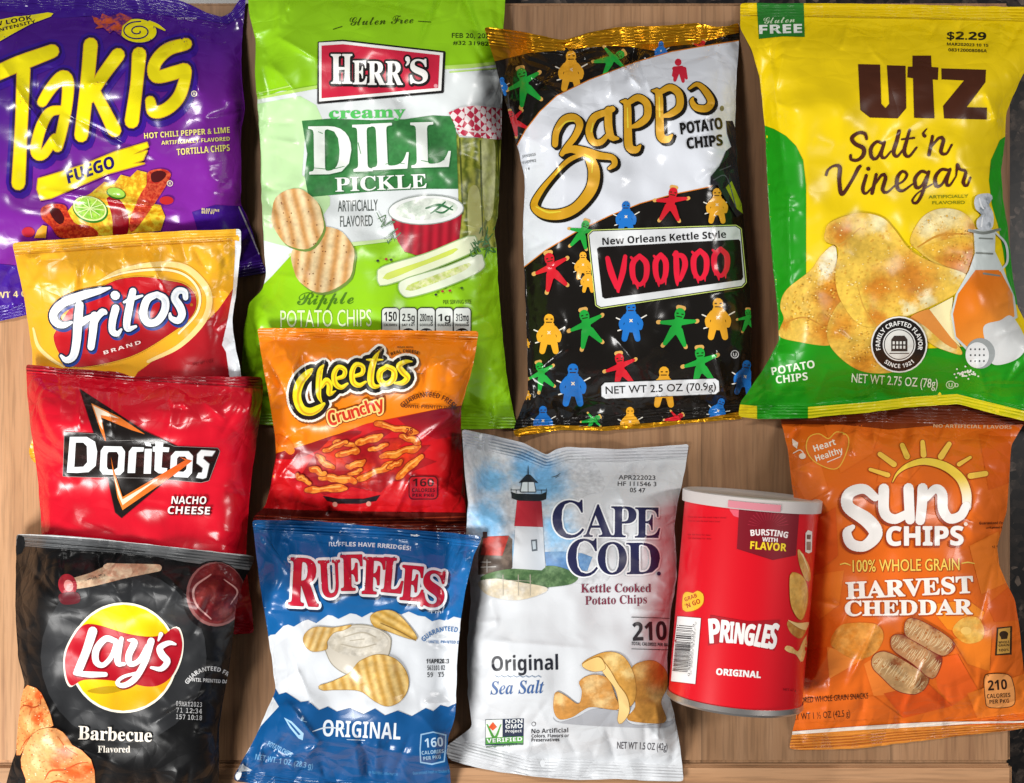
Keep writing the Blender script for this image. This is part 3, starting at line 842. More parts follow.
b.strokes([[(254,99,2),(300,90,3.5),(345,82,2)],[(430,68,3),(470,66,4),(505,62,2)],[(255,94,1.2),(290,86,1.5)],[(450,72,1.5),(500,68,1.5)]],3,'#b7dc6a')
b.strokes([[(290,255,3),(330,247,4.5),(390,240,3)],[(430,248,2),(470,245,3),(498,247,2)]],3,'#cfe8a8')
b.part('brand_emblem'); b.view(240,0,3.643)
b.poly([(287,155),(375,148),(745,190),(738,335),(285,375)],'#cf2240',o=[(0,'#1d1a1a')])
b.poly([(287,155),(375,148),(745,190),(738,335),(285,375)],'#151212',o=[(4,'#151212')])
b.poly([(287,155),(375,150),(740,192),(733,330),(288,370)],'#f1f1ee')
b.poly([(297,166),(375,161),(728,201),(722,320),(297,358)],'#cb2340')
b.part('brand_lettering', under='brand_emblem')
b.texts([('H',(332,304),(408,304),106),('E',(412,306),(462,306),84),('R',(466,308),(528,308),84),('R',(532,308),(592,308),84),("’",(603,300),(618,300),92),('S',(622,303),(684,301),84)],'#f6f6f2','s',bold=.015,o=[(7,'#1b1414')],sh=(3,4,6,'#1b1414'))
b.ell(713,313,7,7,'#e9a0aa')
b.part('flavour_panel')
b.poly([(225,440),(330,432),(480,438),(600,434),(700,420),(782,424),(790,520),(805,600),(800,688),(640,688),(500,696),(250,718),(235,640),(245,560)],'#3c8847',tex=('noise','#347a3e',60,.4,.6))
b.part('flavour_lettering', under='flavour_panel')
b.text('creamy',(325,432),(602,426),40,'#4fbf5a','s',bold=.03)
b.texts([('D',(252,634),(405,632),172),('I',(415,624),(482,622),168),('L',(484,618),(616,612),166),('L',(626,610),(768,606),162)],'#e9efe9','s',bold=.012,sh=(4,4,1,'#2a6a36'))
b.strokes([[(270,612,2),(330,616,3),(380,606,2)],[(530,598,2),(560,592,3),(600,597,2)],[(660,585,2),(700,590,3),(745,582,2)],[(430,520,3),(440,560,2)],[(285,480,2),(300,486,3)],[(560,470,2),(540,474,3)],[(690,500,2),(694,530,3)]],2.5,'#3c8847')
b.text('PICKLE',(348,698),(680,684),50,'#eef3ee','s',bold=.012,sh=(3,3,1,'#2a6a36'))
b.part('claim_lettering')
b.text('Gluten Free',(400,93),(632,84),30,'#3d5208','sc'); b.strokes([[(340,106),(372,96)],[(650,77),(695,80)]],3,'#3d5208')
b.view(240,180,3.011)
b.text('ARTIFICIALLY',(295,95),(415,92),33,'#4c5450','p',bold=.01); b.text('FLAVORED',(302,141),(400,138),32,'#4c5450','p',bold=.01)
b.text('Ripple',(172,376),(342,372),36,'#4a7a10','sc',bold=.01); b.text('POTATO CHIPS',(122,443),(396,440),50,'#e2f2c2','p')
b.part('date_code'); b.view(240,0,3.643)
b.text('FEB 20, 2023',(772,137),(920,139),17,'#27340a','p',bold=.01); b.text('#32 31982',(776,162),(905,166),14,'#27340a','p',bold=.01)
b.part('jar_print')
b.poly([(788,480),(800,500),(955,505),(1000,500),(1000,900),(800,905),(795,700)],'#5f6b1e',clip=None,tex=('wave','#a8ac44',60,0,4.0))
b.poly([(880,510),(925,512),(930,640),(920,780),(895,800),(885,700)],'#a0a65c',smooth=True,tex=('wave','#c4c88c',50,5,2))
b.poly([(832,700),(870,690),(880,860),(835,865)],'#aeb06c',smooth=True)
b.strokes([[(800,505,5),(806,640,6),(812,780,4)],[(876,512,5),(880,700,6),(885,860,4)],[(940,515,4),(945,700,5)]],5,'#4f5a1e')
b.poly([(760,410),(800,392),(860,384),(952,395),(1000,400),(1000,505),(930,508),(860,500),(800,492),(785,460)],'#c4294a',tex=('check','#f0e4e4',300,38))
b.strokes([[(785,462,5),(860,480,6),(960,478,5)]],5,'#efdada')
b.part('chip_print'); b.view(240,180,3.011)
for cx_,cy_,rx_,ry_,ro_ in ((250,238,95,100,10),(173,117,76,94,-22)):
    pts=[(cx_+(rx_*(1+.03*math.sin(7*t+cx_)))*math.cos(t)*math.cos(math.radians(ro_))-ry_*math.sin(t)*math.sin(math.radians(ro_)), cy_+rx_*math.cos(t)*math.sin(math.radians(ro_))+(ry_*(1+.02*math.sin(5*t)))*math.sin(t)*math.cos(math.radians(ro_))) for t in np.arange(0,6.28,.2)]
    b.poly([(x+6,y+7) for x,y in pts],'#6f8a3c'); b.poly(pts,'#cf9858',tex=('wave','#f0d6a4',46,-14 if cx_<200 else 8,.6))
for k_ in range(46):
    x_=random.Random(k_).uniform(100,330); y_=random.Random(k_+99).uniform(60,330)
    if (x_-250)**2/90**2+(y_-238)**2/94**2<.9 or (x_-173)**2/70**2+(y_-117)**2/85**2<.9: b.ell(x_,y_,2.2,2.2,'#8a5a34',n=6)
b.part('dip_bowl_print')
b.poly([(455,112),(668,102),(660,180),(640,205),(590,220),(530,226),(495,215),(475,185)],'#b81a30',tex=('rib','#8f1022',60,3,0))
b.ell(560,90,112,42,'#e3e6e4',rot=-3,o=[(3,'#8f9a94')]); b.ell(562,88,93,32,'#c6d6c4',rot=-3,tex=('noise','#e6ede2',120,.4,.6))
b.strokes([[(560,85,5),(600,75,8),(640,90,4)],[(575,100,4),(600,82,7),(618,66,4)],[(590,95,4),(612,98,6),(640,78,3)]],5,'#2f6b40')
b.part('cucumber_print')
b.poly([(415,285),(430,262),(560,222),(690,170),(712,185),(700,215),(560,275),(440,315),(418,310)],'#e4ecc8',smooth=True,o=[(3,'#9ab87a')])
b.poly([(440,282),(560,240),(650,205),(640,222),(540,262),(445,300)],'#cddc5c',smooth=True)
b.poly([(478,320),(500,298),(620,262),(715,225),(732,240),(725,272),(620,320),(520,350),(490,346)],'#e2ebd2',smooth=True,o=[(3,'#9ab87a')])
b.poly([(505,318),(610,278),(690,250),(680,270),(600,305),(515,334)],'#c9db74',smooth=True,tex=('noise','#e6eab4',350,.4,.6))
b.part('herb_print')
for k_ in range(26):
    R_=random.Random(k_+7); x_,y_=(R_.uniform(700,765),R_.uniform(150,225)) if k_<16 else (R_.uniform(430,470),R_.uniform(110,180))
    b.strokes([[(x_,y_,2),(x_+R_.uniform(-20,20),y_+R_.uniform(-20,20),4),(x_+R_.uniform(-26,26),y_+R_.uniform(-26,26),2)]],3,'#3f7a3c' if k_<16 else '#5f7d5c')
for x_,y_,c_ in ((415,243,'#333'),(440,238,'#a33030'),(455,240,'#555'),(610,335,'#a33a30'),(632,333,'#a33030'),(668,325,'#446622'),(590,345,'#333333')): b.ell(x_,y_,5,4,c_ if len(c_)>4 else '#333333',n=8)
b.part('nutrition_panel')
b.text('PER SERVING SIZE',(612,374),(697,372),12,'#3d5208','p')
for i_,(t_,u_,v_) in enumerate((('150','CALORIES',''),('2.5g','SAT FAT','10% DV'),('280mg','SODIUM','12% DV'),('1g','SUGARS',''),('313mg','POTASSIUM','6% DV'))):
    x_=428+i_*54; b.poly(rr(x_,386,x_+50,470,10),'#d9dfd9',o=[(3,'#1d1d18')])
    b.text(t_,(x_+6,425),(x_+44,425),28 if i_==0 else 22,'#151512','b'); b.text(u_,(x_+5,440),(x_+45,440),7,'#151512','b')
    if v_: b.ell(x_+25,468,24,22,'#151512',clip=[(x_,386),(x_+50,386),(x_+50,470),(x_,470)]); b.text(v_,(x_+10,458),(x_+40,458),6,'#e0e0e0')
b.finish()
# ------------------------------------------------------------------ orange wholegrain bag (lies partly under the yellow one)
ORG = ('orange', 0.30, 0.00, 0.36, 1.0, 0.0)
b = Bag('orange wholegrain chip bag with a yellow sun arc over white letters and three rolled chips',
    [(778,404),(900,402),(1034,410),(1024,424),(1011,446),(1009,483),(1007,510),(997,546),(999,566),(1008,586),(1015,600),(1019,622),(1024,676),(1034,700),(1040,726),(1012,730),(928,740),(854,749),(800,750),(789,749),(791,738),(796,718),(801,689),(807,630),(800,560),(793,492),(788,450),(782,425)],
    [[(778,406),(1034,412)],[(789,747),(854,747),(928,738),(1040,724)]], ORG, '#e46a1a', T=0.038, Rs=40, Rt=85, sw=14, seed=31, amp=1.0, lift=.001,
    creases=[(880,620,845,690,2,.0025),(800,705,860,590,1.5,.002),(880,660,960,720,2,.002),(900,720,930,650,2,.0025),(950,640,975,680,3,.002),(995,550,980,620,3,-.002)])
b.part('facet_print')
b.view(780,590,4.057)
for P_,c_ in (([(130,-60),(260,-80),(240,60),(160,120),(110,60)],'#ec7b22'),([(190,230),(300,260),(340,280),(200,360)],'#f08a35'),([(100,250),(190,230),(200,360),(100,430)],'#dd5f18'),
    ([(600,60),(760,40),(830,90),(800,180),(680,160)],'#f28a1f'),([(840,60),(960,-40),(990,120),(870,130)],'#dc5d18'),([(700,200),(860,160),(850,330),(760,300)],'#ef7f22'),
    ([(340,300),(420,250),(480,420),(380,430)],'#ee8030'),([(420,420),(600,380),(700,470),(500,520)],'#d95214'),([(620,280),(720,260),(800,400),(700,470),(640,400)],'#e8601e'),([(760,420),(990,340),(990,500),(800,520)],'#ed7a22'),([(60,540),(110,440),(380,430),(500,520)],'#e56a1c')): b.poly(P_,c_)
b.view(780,410,4.123)
for P_,c_ in (([(40,250),(160,200),(200,330),(110,380)],'#f0752a'),([(180,60),(420,60),(380,180),(250,260)],'#ea7020'),([(820,100),(950,60),(950,300),(860,330)],'#dc5f14'),([(60,500),(230,400),(240,600),(120,700)],'#dd5a16'),([(780,560),(900,500),(960,700),(830,760)],'#ee7d24'),([(420,160),(600,210),(520,300),(400,300)],'#e46c1c')): b.poly(P_,c_)
b.part('top_seal')
b.poly([(-20,-40),(1050,-40),(1020,60),(900,62),(700,58),(450,80),(250,60),(0,58)],'#8a3a17',tex=('grad',900,430,900,408,'#5a220e'))
b.text('NO ARTIFICIAL FLAVORS',(632,72),(955,78),14,'#e8b890','b')
b.view(780,590,4.057)
b.part('bottom_seal')
b.poly([(20,590),(300,565),(600,552),(1060,545),(1060,700),(20,700)],'#dd8a35')
for k_ in range(4): b.strokes([[(20,608+k_*12,4),(300,592+k_*12,5),(600,570+k_*10,4),(1060,545+k_*8,4)]],4,'#b5601c')
b.strokes([[(30,582,13),(300,562,15),(600,545,17),(800,538,9),(1060,534,6)]],12,'#ecdfd2')
b.part('sun_print'); b.view(780,410,4.123)
b.strokes([[(770,400,36),(768,340,40),(742,280,38),(680,232,34),(600,212,28),(530,228,20),(485,260,10),(464,297,3)]],30,'#f9d34a',o=[(4,'#9c3c14')],tex=('grad',960,470,963,500,'#f8efe0'))
b.strokes([[(372,245,14),(445,268,20)],[(412,182,20),(470,224,24)],[(504,145,20),(524,192,24)],[(588,132,18),(592,185,24)],[(698,140,20),(664,192,26)],[(785,195,12),(738,224,18)],[(848,262,22),(785,272,24)]],20,'#f6c64e',o=[(3,'#b04c18')])
b.part('brand_lettering')
SU=[[(392,360,34),(345,325,40),(285,345,46),(282,400,50),(360,455,60),(395,510,56),(350,560,44),(295,552,44),(276,505,36),(300,482,20)],
    [(428,325,44),(430,420,44),(470,450,40),(520,430,34)],[(530,322,42),(532,380,42),(536,452,40)],
    [(588,322,42),(585,390,42),(578,455,40)],[(600,365,30),(640,325,36),(668,345,42),(672,410,42),(700,448,40),(745,435,38),(768,395,36)]]
b.strokes(SU,42,'#f3eee9',sh=(-5,7,4,'#9c3a16'))
b.texts([('CHIPS',(440,558),(755,556),76)],'#f3eee9','b',bold=.035,sh=(-4,5,3,'#9c3a16'))
b.part('flavour_lettering')
b.text('100% WHOLE GRAIN',(300,667),(740,660),48,'#f5cf5c','p',bold=.01,sh=(2,3,1,'#a5481a'))
b.strokes([[(248,637,4),(268,632,6),(290,640,3)],[(750,632,4),(775,628,6),(802,633,3)]],4,'#f5cf5c')
b.text('HARVEST',(275,778),(796,752),66,'#f7efe6','s',bold=.04,sh=(3,4,1,'#b54e1c'))
b.view(780,590,4.057)
b.text('CHEDDAR',(265,104),(780,97),58,'#f7efe6','s',bold=.04,sh=(3,4,1,'#b54e1c'))
b.part('heart_badge'); b.view(780,410,4.123)
H_=[(232,240),(150,215),(112,165),(120,115),(160,100),(200,120),(235,92),(278,110),(275,165)]
b.poly(H_,'#e8702a',smooth=True,o=[(4,'#f3c04c')])
b.text('Heart',(143,172),(232,142),26,'#f8ece0','b'); b.text('Healthy',(150,212),(262,175),25,'#f8ece0','b'); b.strokes([[(195,215),(250,192)]],3,'#f8ece0')
b.poly([(50,118),(75,135),(70,160),(52,145)],'#f5ddd0'); b.strokes([[(55,178),(85,165),(105,195)]],4,'#f5ddd0'); b.ell(92,190,14,12,'#f5ddd0')
b.part('chip_print'); b.view(780,590,4.057)
b.poly([(215,180),(260,138),(385,138),(420,190),(380,260),(300,280),(225,240),(205,215)],'#eba048',smooth=True,tex=('noise','#e08a2e',120,.4,.6))
b.poly([(700,165),(740,115),(800,112),(828,160),(815,205),(750,215)],'#f0a238',smooth=True,tex=('noise','#f6bf5a',120,.4,.6)); b.ell(755,165,22,16,'#f6c66a')
for k_,(P_,c1_,c2_) in enumerate((([(372,290),(385,262),(420,250),(470,268),(540,310),(600,352),(590,395),(560,418),(530,422),(470,405),(410,350),(380,320)],'#c79b68','#97552f'),([(450,205),(462,184),(500,184),(560,215),(640,262),(655,290),(630,352),(600,352),(540,300),(462,245)],'#c08a5c','#8f3528'),([(505,150),(515,122),(545,116),(620,150),(698,205),(700,240),(672,264),(640,260),(560,215),(512,185)],'#c59464','#8c3c2a'))):
    b.part('chip_print', uniq='roll%d'%k_)
    b.poly(P_,c1_,smooth=True,o=[(3,'#8c2f20')],tex=('blob',c2_,tuple((x+(12 if k_ else 20),y-(14 if k_ else -30),38) for x,y in (P_[2],P_[3],P_[4],P_[5])) if k_ else ((590,380,50),(480,300,30))))
    R_=random.Random(k_); xs=[p[0] for p in P_]; ys=[p[1] for p in P_]; cx_,cy_=sum(xs)/len(xs),sum(ys)/len(ys)
    L_=[]
    for i_ in range(26):
        f_=i_/25*2-1; x_=cx_+f_*95; y_=cy_+f_*52+R_.uniform(-10,10); L_.append([(x_-12,y_+R_.uniform(10,26),1.5),(x_+R_.uniform(-2,6),y_,3.5),(x_+14,y_-R_.uniform(10,26),1.5)])
    b.strokes(L_[::1],3,'#dfc091',clip=None if 0 else [tuple(q) for q in P_])
    b.specks(P_,40,3.2,'#b4703c',k_)
b.part('calorie_badge')
b.poly([(830,360),(850,342),(925,345),(945,380),(952,430),(940,470),(850,475),(835,445)],'#e99a55',smooth=True,o=[(3,'#3a1d10')])
b.text('210',(845,408),(922,402),40,'#2e160c','b',bold=.01); b.text('CALORIES',(840,440),(935,434),17,'#2e160c'); b.text('PER PKG',(850,462),(930,457),16,'#2e160c')
b.part('grain_stamp')
b.poly([(880,152),(942,146),(940,262),(872,266)],'#3b2510'); b.poly([(886,158),(934,152),(932,255),(880,260)],'#d8a24a'); b.ell(908,180,18,14,'#3b2510'); b.poly([(892,178),(926,174),(922,198),(898,200)],'#3b2510')
b.text('WHOLE',(887,218),(930,215),10,'#2e160c'); b.text('GRAIN',(887,230),(930,227),9,'#2e160c'); b.text('100%',(887,250),(930,247),10,'#2e160c')
b.part('net_weight_print')
b.text('FLAVORED WHOLE GRAIN SNACKS',(40,462),(358,440),22,'#472010','p',bold=.01); b.text('NET WT 1 ½ OZ (42.5 g)',(38,530),(285,512),26,'#472010','p',bold=.01)
b.view(780,410,4.123); b.text('Guaranteed Fresh',(822,472),(940,470),11,'#5a2410'); b.text('until printed date',(850,490),(930,487),8,'#5a2410'); b.text('12 JUL',(875,570),(910,568),10,'#5a2410')
b.ell(766,470,8,8,'#f0d9c8')
b.finish()

# ------------------------------------------------------------------ black bag with doll figures
BLK = ('black', 0.20, 0.00, 0.36, 1.0, 0.0)
GOLD = ('gold', 0.28, 0.0, 0.30, 1.2, 0.85)
b = Bag('black and white chip bag with gold ends and many small coloured doll figures',
    [(484,27),(507,29),(529,33),(552,38),(565,40),(578,36),(590,32),(617,27),(656,26),(697,23),(716,27),(728,26),(739,22),(739,45),(737,69),(735,124),(738,170),(744,225),(749,269),(752,342),(751,386),(748,405),(742,419),(700,422),(650,428),(600,431),(560,430),(514,437),(513,430),(528,392),(527,342),(524,266),(523,225),(525,178),(517,145),(510,118),(494,60)],
    [[(484,30),(565,42),(590,34),(697,26),(739,24)],[(514,434),(600,430),(700,421),(742,418)]], BLK, '#161310', T=0.040, Rs=42, Rt=90, sw=14, seed=44, amp=1.15,
    creases=[(500,55,585,110,1.3,.003),(565,42,570,75,3,-.003),(530,375,570,345,2,.0025),(530,380,560,415,2,.002),(590,400,700,425,3,.002),(610,330,640,370,3,.0015)])
b.part('top_seal')
b.poly([(480,20),(520,24),(565,34),(600,24),(745,14),(742,32),(728,35),(697,44),(672,46),(655,51),(633,47),(606,46),(565,50),(529,53),(492,62)],'#e3a11c',fin=GOLD)
def doll(x,y,h,kind,c,rot=0):
    """small printed doll; h = height in px"""
    r_=math.radians(rot); k=h*.92/100.0
    b.part('doll_print', uniq='doll%d_%d' % (x, y))
    tr=lambda P:[(x+(p[0]*math.cos(r_)-p[1]*math.sin(r_))*k, y+(p[0]*math.sin(r_)+p[1]*math.cos(r_))*k)+tuple(q*k for q in p[2:]) for p in P]
    if kind=='round':
        b.strokes([tr([(-38,-8,3),(-20,0,3)]),tr([(40,-15,3),(22,-5,3)]),tr([(-34,25,3),(-18,20,3)])],1,'#e8e4d8')
        b.strokes([tr([(0,-36,25),(0,-32,25)]),tr([(0,-16,30),(0,5,34),(0,14,32)]),tr([(-13,-12,14),(-25,4,13),(-24,18,11)]),tr([(13,-12,14),(25,4,13),(24,18,11)]),tr([(-9,12,20),(-14,32,17),(-17,46,15)]),tr([(9,12,20),(14,32,17),(17,46,15)])],10,c)
        b.strokes([tr([(-3,-4,2.5),(3,2,2.5)]),tr([(3,-4,2.5),(-3,2,2.5)])],1,'#f0e0c0')
        b.strokes([tr([(-7,-35,3),(-4,-35,3)]),tr([(5,-35,3),(8,-35,3)]),tr([(-7,-27,2.5),(6,-27,2.5)])],1,'#3a2410')
    else:
        tan='#d9a85a'
        b.strokes([tr([(-46,-2,10),(-43,-3,10)]),tr([(44,-24,10),(41,-22,10)]),tr([(-24,50,10),(-22,46,10)]),tr([(30,42,10),(28,39,10)]),tr([(-6,-46,12),(6,-46,12)])],8,tan)
        b.strokes([tr([(0,-34,24),(0,-28,24)]),tr([(0,-16,20),(-2,8,24)]),tr([(-3,-10,16),(-38,-3,8)]),tr([(3,-12,16),(38,-22,8)]),tr([(-6,8,20),(-20,44,10)]),tr([(6,8,20),(26,38,10)])],10,c)
        b.strokes([tr([(-7,-32,3),(-4,-32,3)]),tr([(5,-32,3),(8,-32,3)]),tr([(-6,-25,2.5),(6,-25,2.5)])],1,'#20300f')
G_='#22a33c'; R2='#cf1f2c'; Y_='#e9a92c'; B_='#1f6fc0'
b.part('doll_print')
for d in ((525,86,44,'star',G_,-15),(571,70,44,'round',Y_,0),(611,60,36,'star',G_,60),(661,51,22,'round',B_,0),(700,48,20,'star',R2,30),(515,122,30,'star',R2,-30),(502,86,20,'round',B_,0)): doll(*d)
b.part('front_panel')
PW=[(515,150),(526,130),(540,112),(557,96),(590,80),(634,63),(672,52),(713,45),(745,40),(745,120),(735,150),(722,172),(711,186),(672,194),(640,203),(610,215),(575,232),(545,250),(522,268),(518,225),(520,180)]
b.poly(PW,'#d6dae2',o=[(1,'#d37c28')])
b.part('doll_print')
for d in ((626,217,36,'round',B_,0),(671,204,40,'star',R2,10),(717,205,38,'round',Y_,0),(552,271,44,'star',R2,-12),(582,234,34,'star',G_,20),(583,265,30,'round',Y_,0),(588,280,26,'round',Y_,0),
    (549,333,43,'round',Y_,0),(587,328,44,'star',G_,-12),(631,321,42,'round',B_,0),(677,327,46,'star',G_,12),(718,318,45,'round',Y_,0),(748,320,26,'star',G_,0),
    (542,376,34,'star',G_,-15),(573,384,46,'round',B_,0),(621,370,40,'star',R2,-8),(664,386,44,'round',Y_,0),(701,366,44,'star',G_,-5),(745,377,38,'round',B_,8),
    (543,421,34,'round',B_,0),(592,421,22,'star',G_,60),(630,422,34,'round',Y_,0),(675,419,22,'star',R2,60),(718,411,30,'round',B_,20),(527,343,10,'round',Y_,0),(528,395,10,'round',Y_,0)): doll(*d)
b.part('bottom_seal')
b.poly([(508,440),(514,430),(530,426),(560,425),(600,427),(650,423),(700,419),(748,410),(748,425),(650,436),(560,438)],'#e3a11c',fin=GOLD)
b.view(480,0,3.643); 
b.part('brand_lettering')
b.strokes([[(725,215,0),(722,225,24),(722,228,24)],[(708,250,16),(735,248,18)],[(704,275,10),(710,250,14)],[(752,285,10),(745,250,14)],[(716,260,24),(710,292,12)],[(735,260,24),(740,296,12)]],14,'#c8243a')
b.view(520,80,4.655)
Z_=[[(163,300,28),(170,240,30),(205,185,34),(250,175,36),(278,205,34),(258,260,30),(215,315,26),(195,345,22)],
    [(195,342,14),(240,322,34),(300,335,44),(370,352,34),(430,362,28),(440,392,26),(415,412,14)],
    [(290,345,18),(225,375,22),(160,440,18),(95,520,26),(66,585,34),(110,622,44),(190,625,48),(265,590,46),(330,510,52),(345,430,54),(325,360,44)],
    [(430,135,28),(400,150,30),(345,175,34),(322,235,34),(338,285,32),(375,290,28),(410,255,20)],[(412,140,34),(412,210,36),(425,265,32),(455,272,14)],
    [(470,100,8),(498,112,32),(502,220,36),(508,310,38),(540,325,32),(560,305,10)],[(505,105,24),(550,82,32),(590,110,34),(592,170,34),(555,205,30),(522,218,16)],
    [(615,50,8),(645,62,32),(650,170,36),(655,262,38),(686,276,32),(708,256,10)],[(655,55,24),(700,35,32),(740,65,34),(742,125,34),(702,158,30),(668,168,16)],
    [(788,40,10),(825,20,20),(862,50,30),(890,100,34),(868,132,34),(820,128,30),(800,100,22),(805,85,10)]]
b.strokes(Z_,30,'#d6a01c',o=[(5,'#17120c')],sh=(10,8,6,'#17120c'),fin=('goldprint',.34,.3,.3,1.2,.15))
b.strokes([[(178,230,4),(215,195,8),(255,190,4)],[(75,590,5),(130,615,10),(190,612,5)],[(300,345,5),(335,370,8),(335,430,5)],[(340,200,5),(332,240,8)],[(500,130,5),(502,220,8)],[(648,80,5),(650,170,8)],[(200,400,4),(165,440,7)]],6,'#e8d23c',fin=('goldprint',.34,.3,.3,1.2,.15))
b.part('product_lettering')
b.text('POTATO',(750,252),(945,226),52,'#151312','b',bold=.03); b.text('CHIPS',(779,320),(945,303),50,'#151312','b',bold=.03)
b.ell(940,132,10,13,'#7d7a55'); b.part('date_code')
b.text('JAN2023',(10,362),(72,352),12,'#55585c','p'); b.text('0107P02',(12,392),(75,380),12,'#55585c','p'); b.text('14',(28,422),(45,418),12,'#55585c','p')
b.part('figure_print')      # dark coat corner at the bag's edge
b.poly([(960,190),(990,190),(1030,300),(1060,600),(1010,640),(960,560),(920,490),(885,490),(888,450),(930,400),(960,330),(985,310),(965,250)],'#26242a')
b.poly([(958,500),(985,470),(1060,640),(1010,600)],'#94a322'); b.strokes([[(900,465),(960,450),(1005,590)],[(930,420),(980,400)]],5,'#55555e')
b.part('flavour_panel'); b.view(480,210,3.403)
Q_=[(372,85),(385,73),(870,56),(885,66),(902,245),(890,258),(412,330),(398,322)]
b.poly(Q_,'#dfe2e4',o=[(6,'#cfe07a'),(3,'#1b1a18')]); 
b.poly([(398,132),(405,126),(880,100),(886,106),(896,228),(890,238),(425,302),(416,296)],'#1a1614')
b.part('flavour_lettering', under='flavour_panel')
b.text('New Orleans Kettle Style',(417,119),(838,94),24,'#1c1a1a','b')
for (x0_,y0_,x1_,h_,t_) in ((428,262,500,104,'V'),(510,258,576,108,'O'),(588,250,642,104,'O'),(655,246,708,100,'D'),(718,238,780,106,'O'),(788,228,850,102,'O')):
    if t_=='V': b.strokes([[(x0_+6,y0_-h_+6,16),(x0_+18,y0_-h_/2,22),(x0_+38,y0_,18)],[(x1_-6,y0_-h_,14),(x0_+58,y0_-h_/2,20),(x0_+42,y0_+6,14),(x0_+44,y0_+18,5)]],18,'#e0203a')
    elif t_=='O':
        cx_=(x0_+x1_)/2; b.strokes([[(cx_,y0_-h_+6,16),(x0_+10,y0_-h_*.7,20),(x0_+12,y0_-h_*.25,18),(cx_,y0_-4,14),(x1_-12,y0_-h_*.25,18),(x1_-10,y0_-h_*.7,20),(cx_,y0_-h_+6,16)],[(x0_+4,y0_-h_*.9,8),(x0_+14,y0_-h_*.8,12)],[(cx_-8,y0_-4,10),(cx_-6,y0_+10,4)],[(cx_+16,y0_-14,9),(cx_+17,y0_+4,3)],[(x0_+12,y0_-20,9),(x0_+11,y0_-6,3)]],18,'#e0203a')
    else: b.strokes([[(x0_+12,y0_-h_,18),(x0_+14,y0_-h_*.4,20),(x0_+16,y0_,12),(x0_+17,y0_+12,3)],[(x0_+6,y0_-h_+6,14),(x1_-18,y0_-h_+12,18),(x1_-10,y0_-h_*.6,20),(x1_-20,y0_-h_*.25,16),(x0_+26,y0_-8,12)]],18,'#e0203a')
b.part('net_weight_panel')
b.poly([(413,600),(425,588),(800,574),(812,582),(814,616),(802,626),(428,642),(414,634)],'#e2e5e8',o=[(2,'#555555')]); b.text('NET WT 2.5 OZ (70.9g)',(428,626),(803,612),25,'#1b1b1b','p',bold=.02)
b.ell(867,491,14,14,'#c8c8c8'); b.ell(867,491,11,11,'#1b1815'); b.text('U',(861,498),(873,498),12,'#c8c8c8')
b.finish()

# ------------------------------------------------------------------ yellow and green bag
YEL = ('yellow', 0.33, 0.00, 0.36, 1.0, 0.0)
b = Bag('bright yellow and green potato chip bag with brown lettering and a printed vinegar bottle',
    [(740,3),(880,4),(1070,8),(1070,30),(1040,52),(1024,72),(1013,96),(1006,113),(1005,140),(1001,170),(1003,200),(1008,230),(1013,280),(1018,308),(1030,330),(1070,350),(1070,430),(1024,421),(984,411),(957,404),(910,407),(872,412),(808,418),(757,419),(738,417),(740,403),(763,370),(779,341),(778,312),(772,259),(768,198),(765,127),(759,74),(751,48),(740,28)],
    [[(740,5),(1070,9)],[(738,416),(808,417),(872,411),(957,404),(1070,428)]], YEL, '#efcf08', T=0.046, Rs=44, Rt=100, sw=12, seed=57, amp=0.85,
    creases=[(772,60,786,190,2.5,.003),(788,180,790,300,3,.003),(786,40,776,90,3,.002),(1000,60,1024,20,4,-.003),(985,90,1000,130,3,.003),(850,355,860,400,2,.002),(745,380,790,400,3,.002),(835,330,855,345,1.5,.003)])
b.part('top_seal'); b.poly([(736,0),(1075,4),(1075,20),(900,17),(738,13)],'#eac904'); b.strokes([[(740,15,1),(900,18,1.4),(1070,22,1)]],1,'#c9a905')
b.part('green_print')
b.poly([(760,124),(774,129),(786,136),(796,146),(803,160),(806,185),(806,260),(806,335),(860,352),(1000,345),(1075,335),(1075,400),(1024,414),(984,402),(957,395),(910,398),(872,403),(808,409),(735,409),(735,390),(763,360),(776,330),(765,200)],'#1f9417')
b.poly([(1015,130),(1000,140),(991,160),(989,180),(992,205),(998,225),(1003,250),(1010,300),(1075,345),(1075,300),(1020,230)],'#1f9417',smooth=False)
b.part('bottom_seal')
b.poly([(735,404),(757,406),(757,425),(732,425)],'#e9d51e'); b.poly([(757,406),(808,407),(808,425),(757,425)],'#1f9417'); b.poly([(808,407),(872,402),(910,397),(957,394),(984,401),(1075,423),(1075,440),(984,420),(808,425)],'#e9d51e')
b.view(734,0,3.531)
b.part('claim_tag'); b.poly([(80,8),(246,10),(250,130),(170,128),(88,137)],'#2a7a2c'); b.text('Gluten',(105,84),(215,78),22,'#d5e6c4','sc'); b.text('FREE',(90,119),(240,115),30,'#eef2ea','b',bold=.03)
b.part('price_print'); b.text('$2.29',(752,138),(890,141),27,'#1e1a10','b',bold=.03); b.text('MAR202023 10 15',(752,160),(898,165),10,'#2a2412','b'); b.text('083120008086A',(757,181),(893,185),11,'#2a2412','b')
b.part('brand_lettering')
b.poly([(438,226),(516,228),(520,366),(535,382),(548,366),(540,230),(606,232),(608,382),(578,418),(480,415),(446,388)],'#472212')
b.poly([(630,196),(696,196),(698,236),(722,238),(720,282),(702,280),(708,418),(636,416),(632,276),(612,273),(614,235),(630,235)],'#472212')
b.poly([(732,241),(890,246),(888,290),(822,378),(893,380),(893,422),(742,418),(738,374),(812,284),(733,280)],'#472212')
b.part('flavour_lettering'); b.view(840,110,6.4)
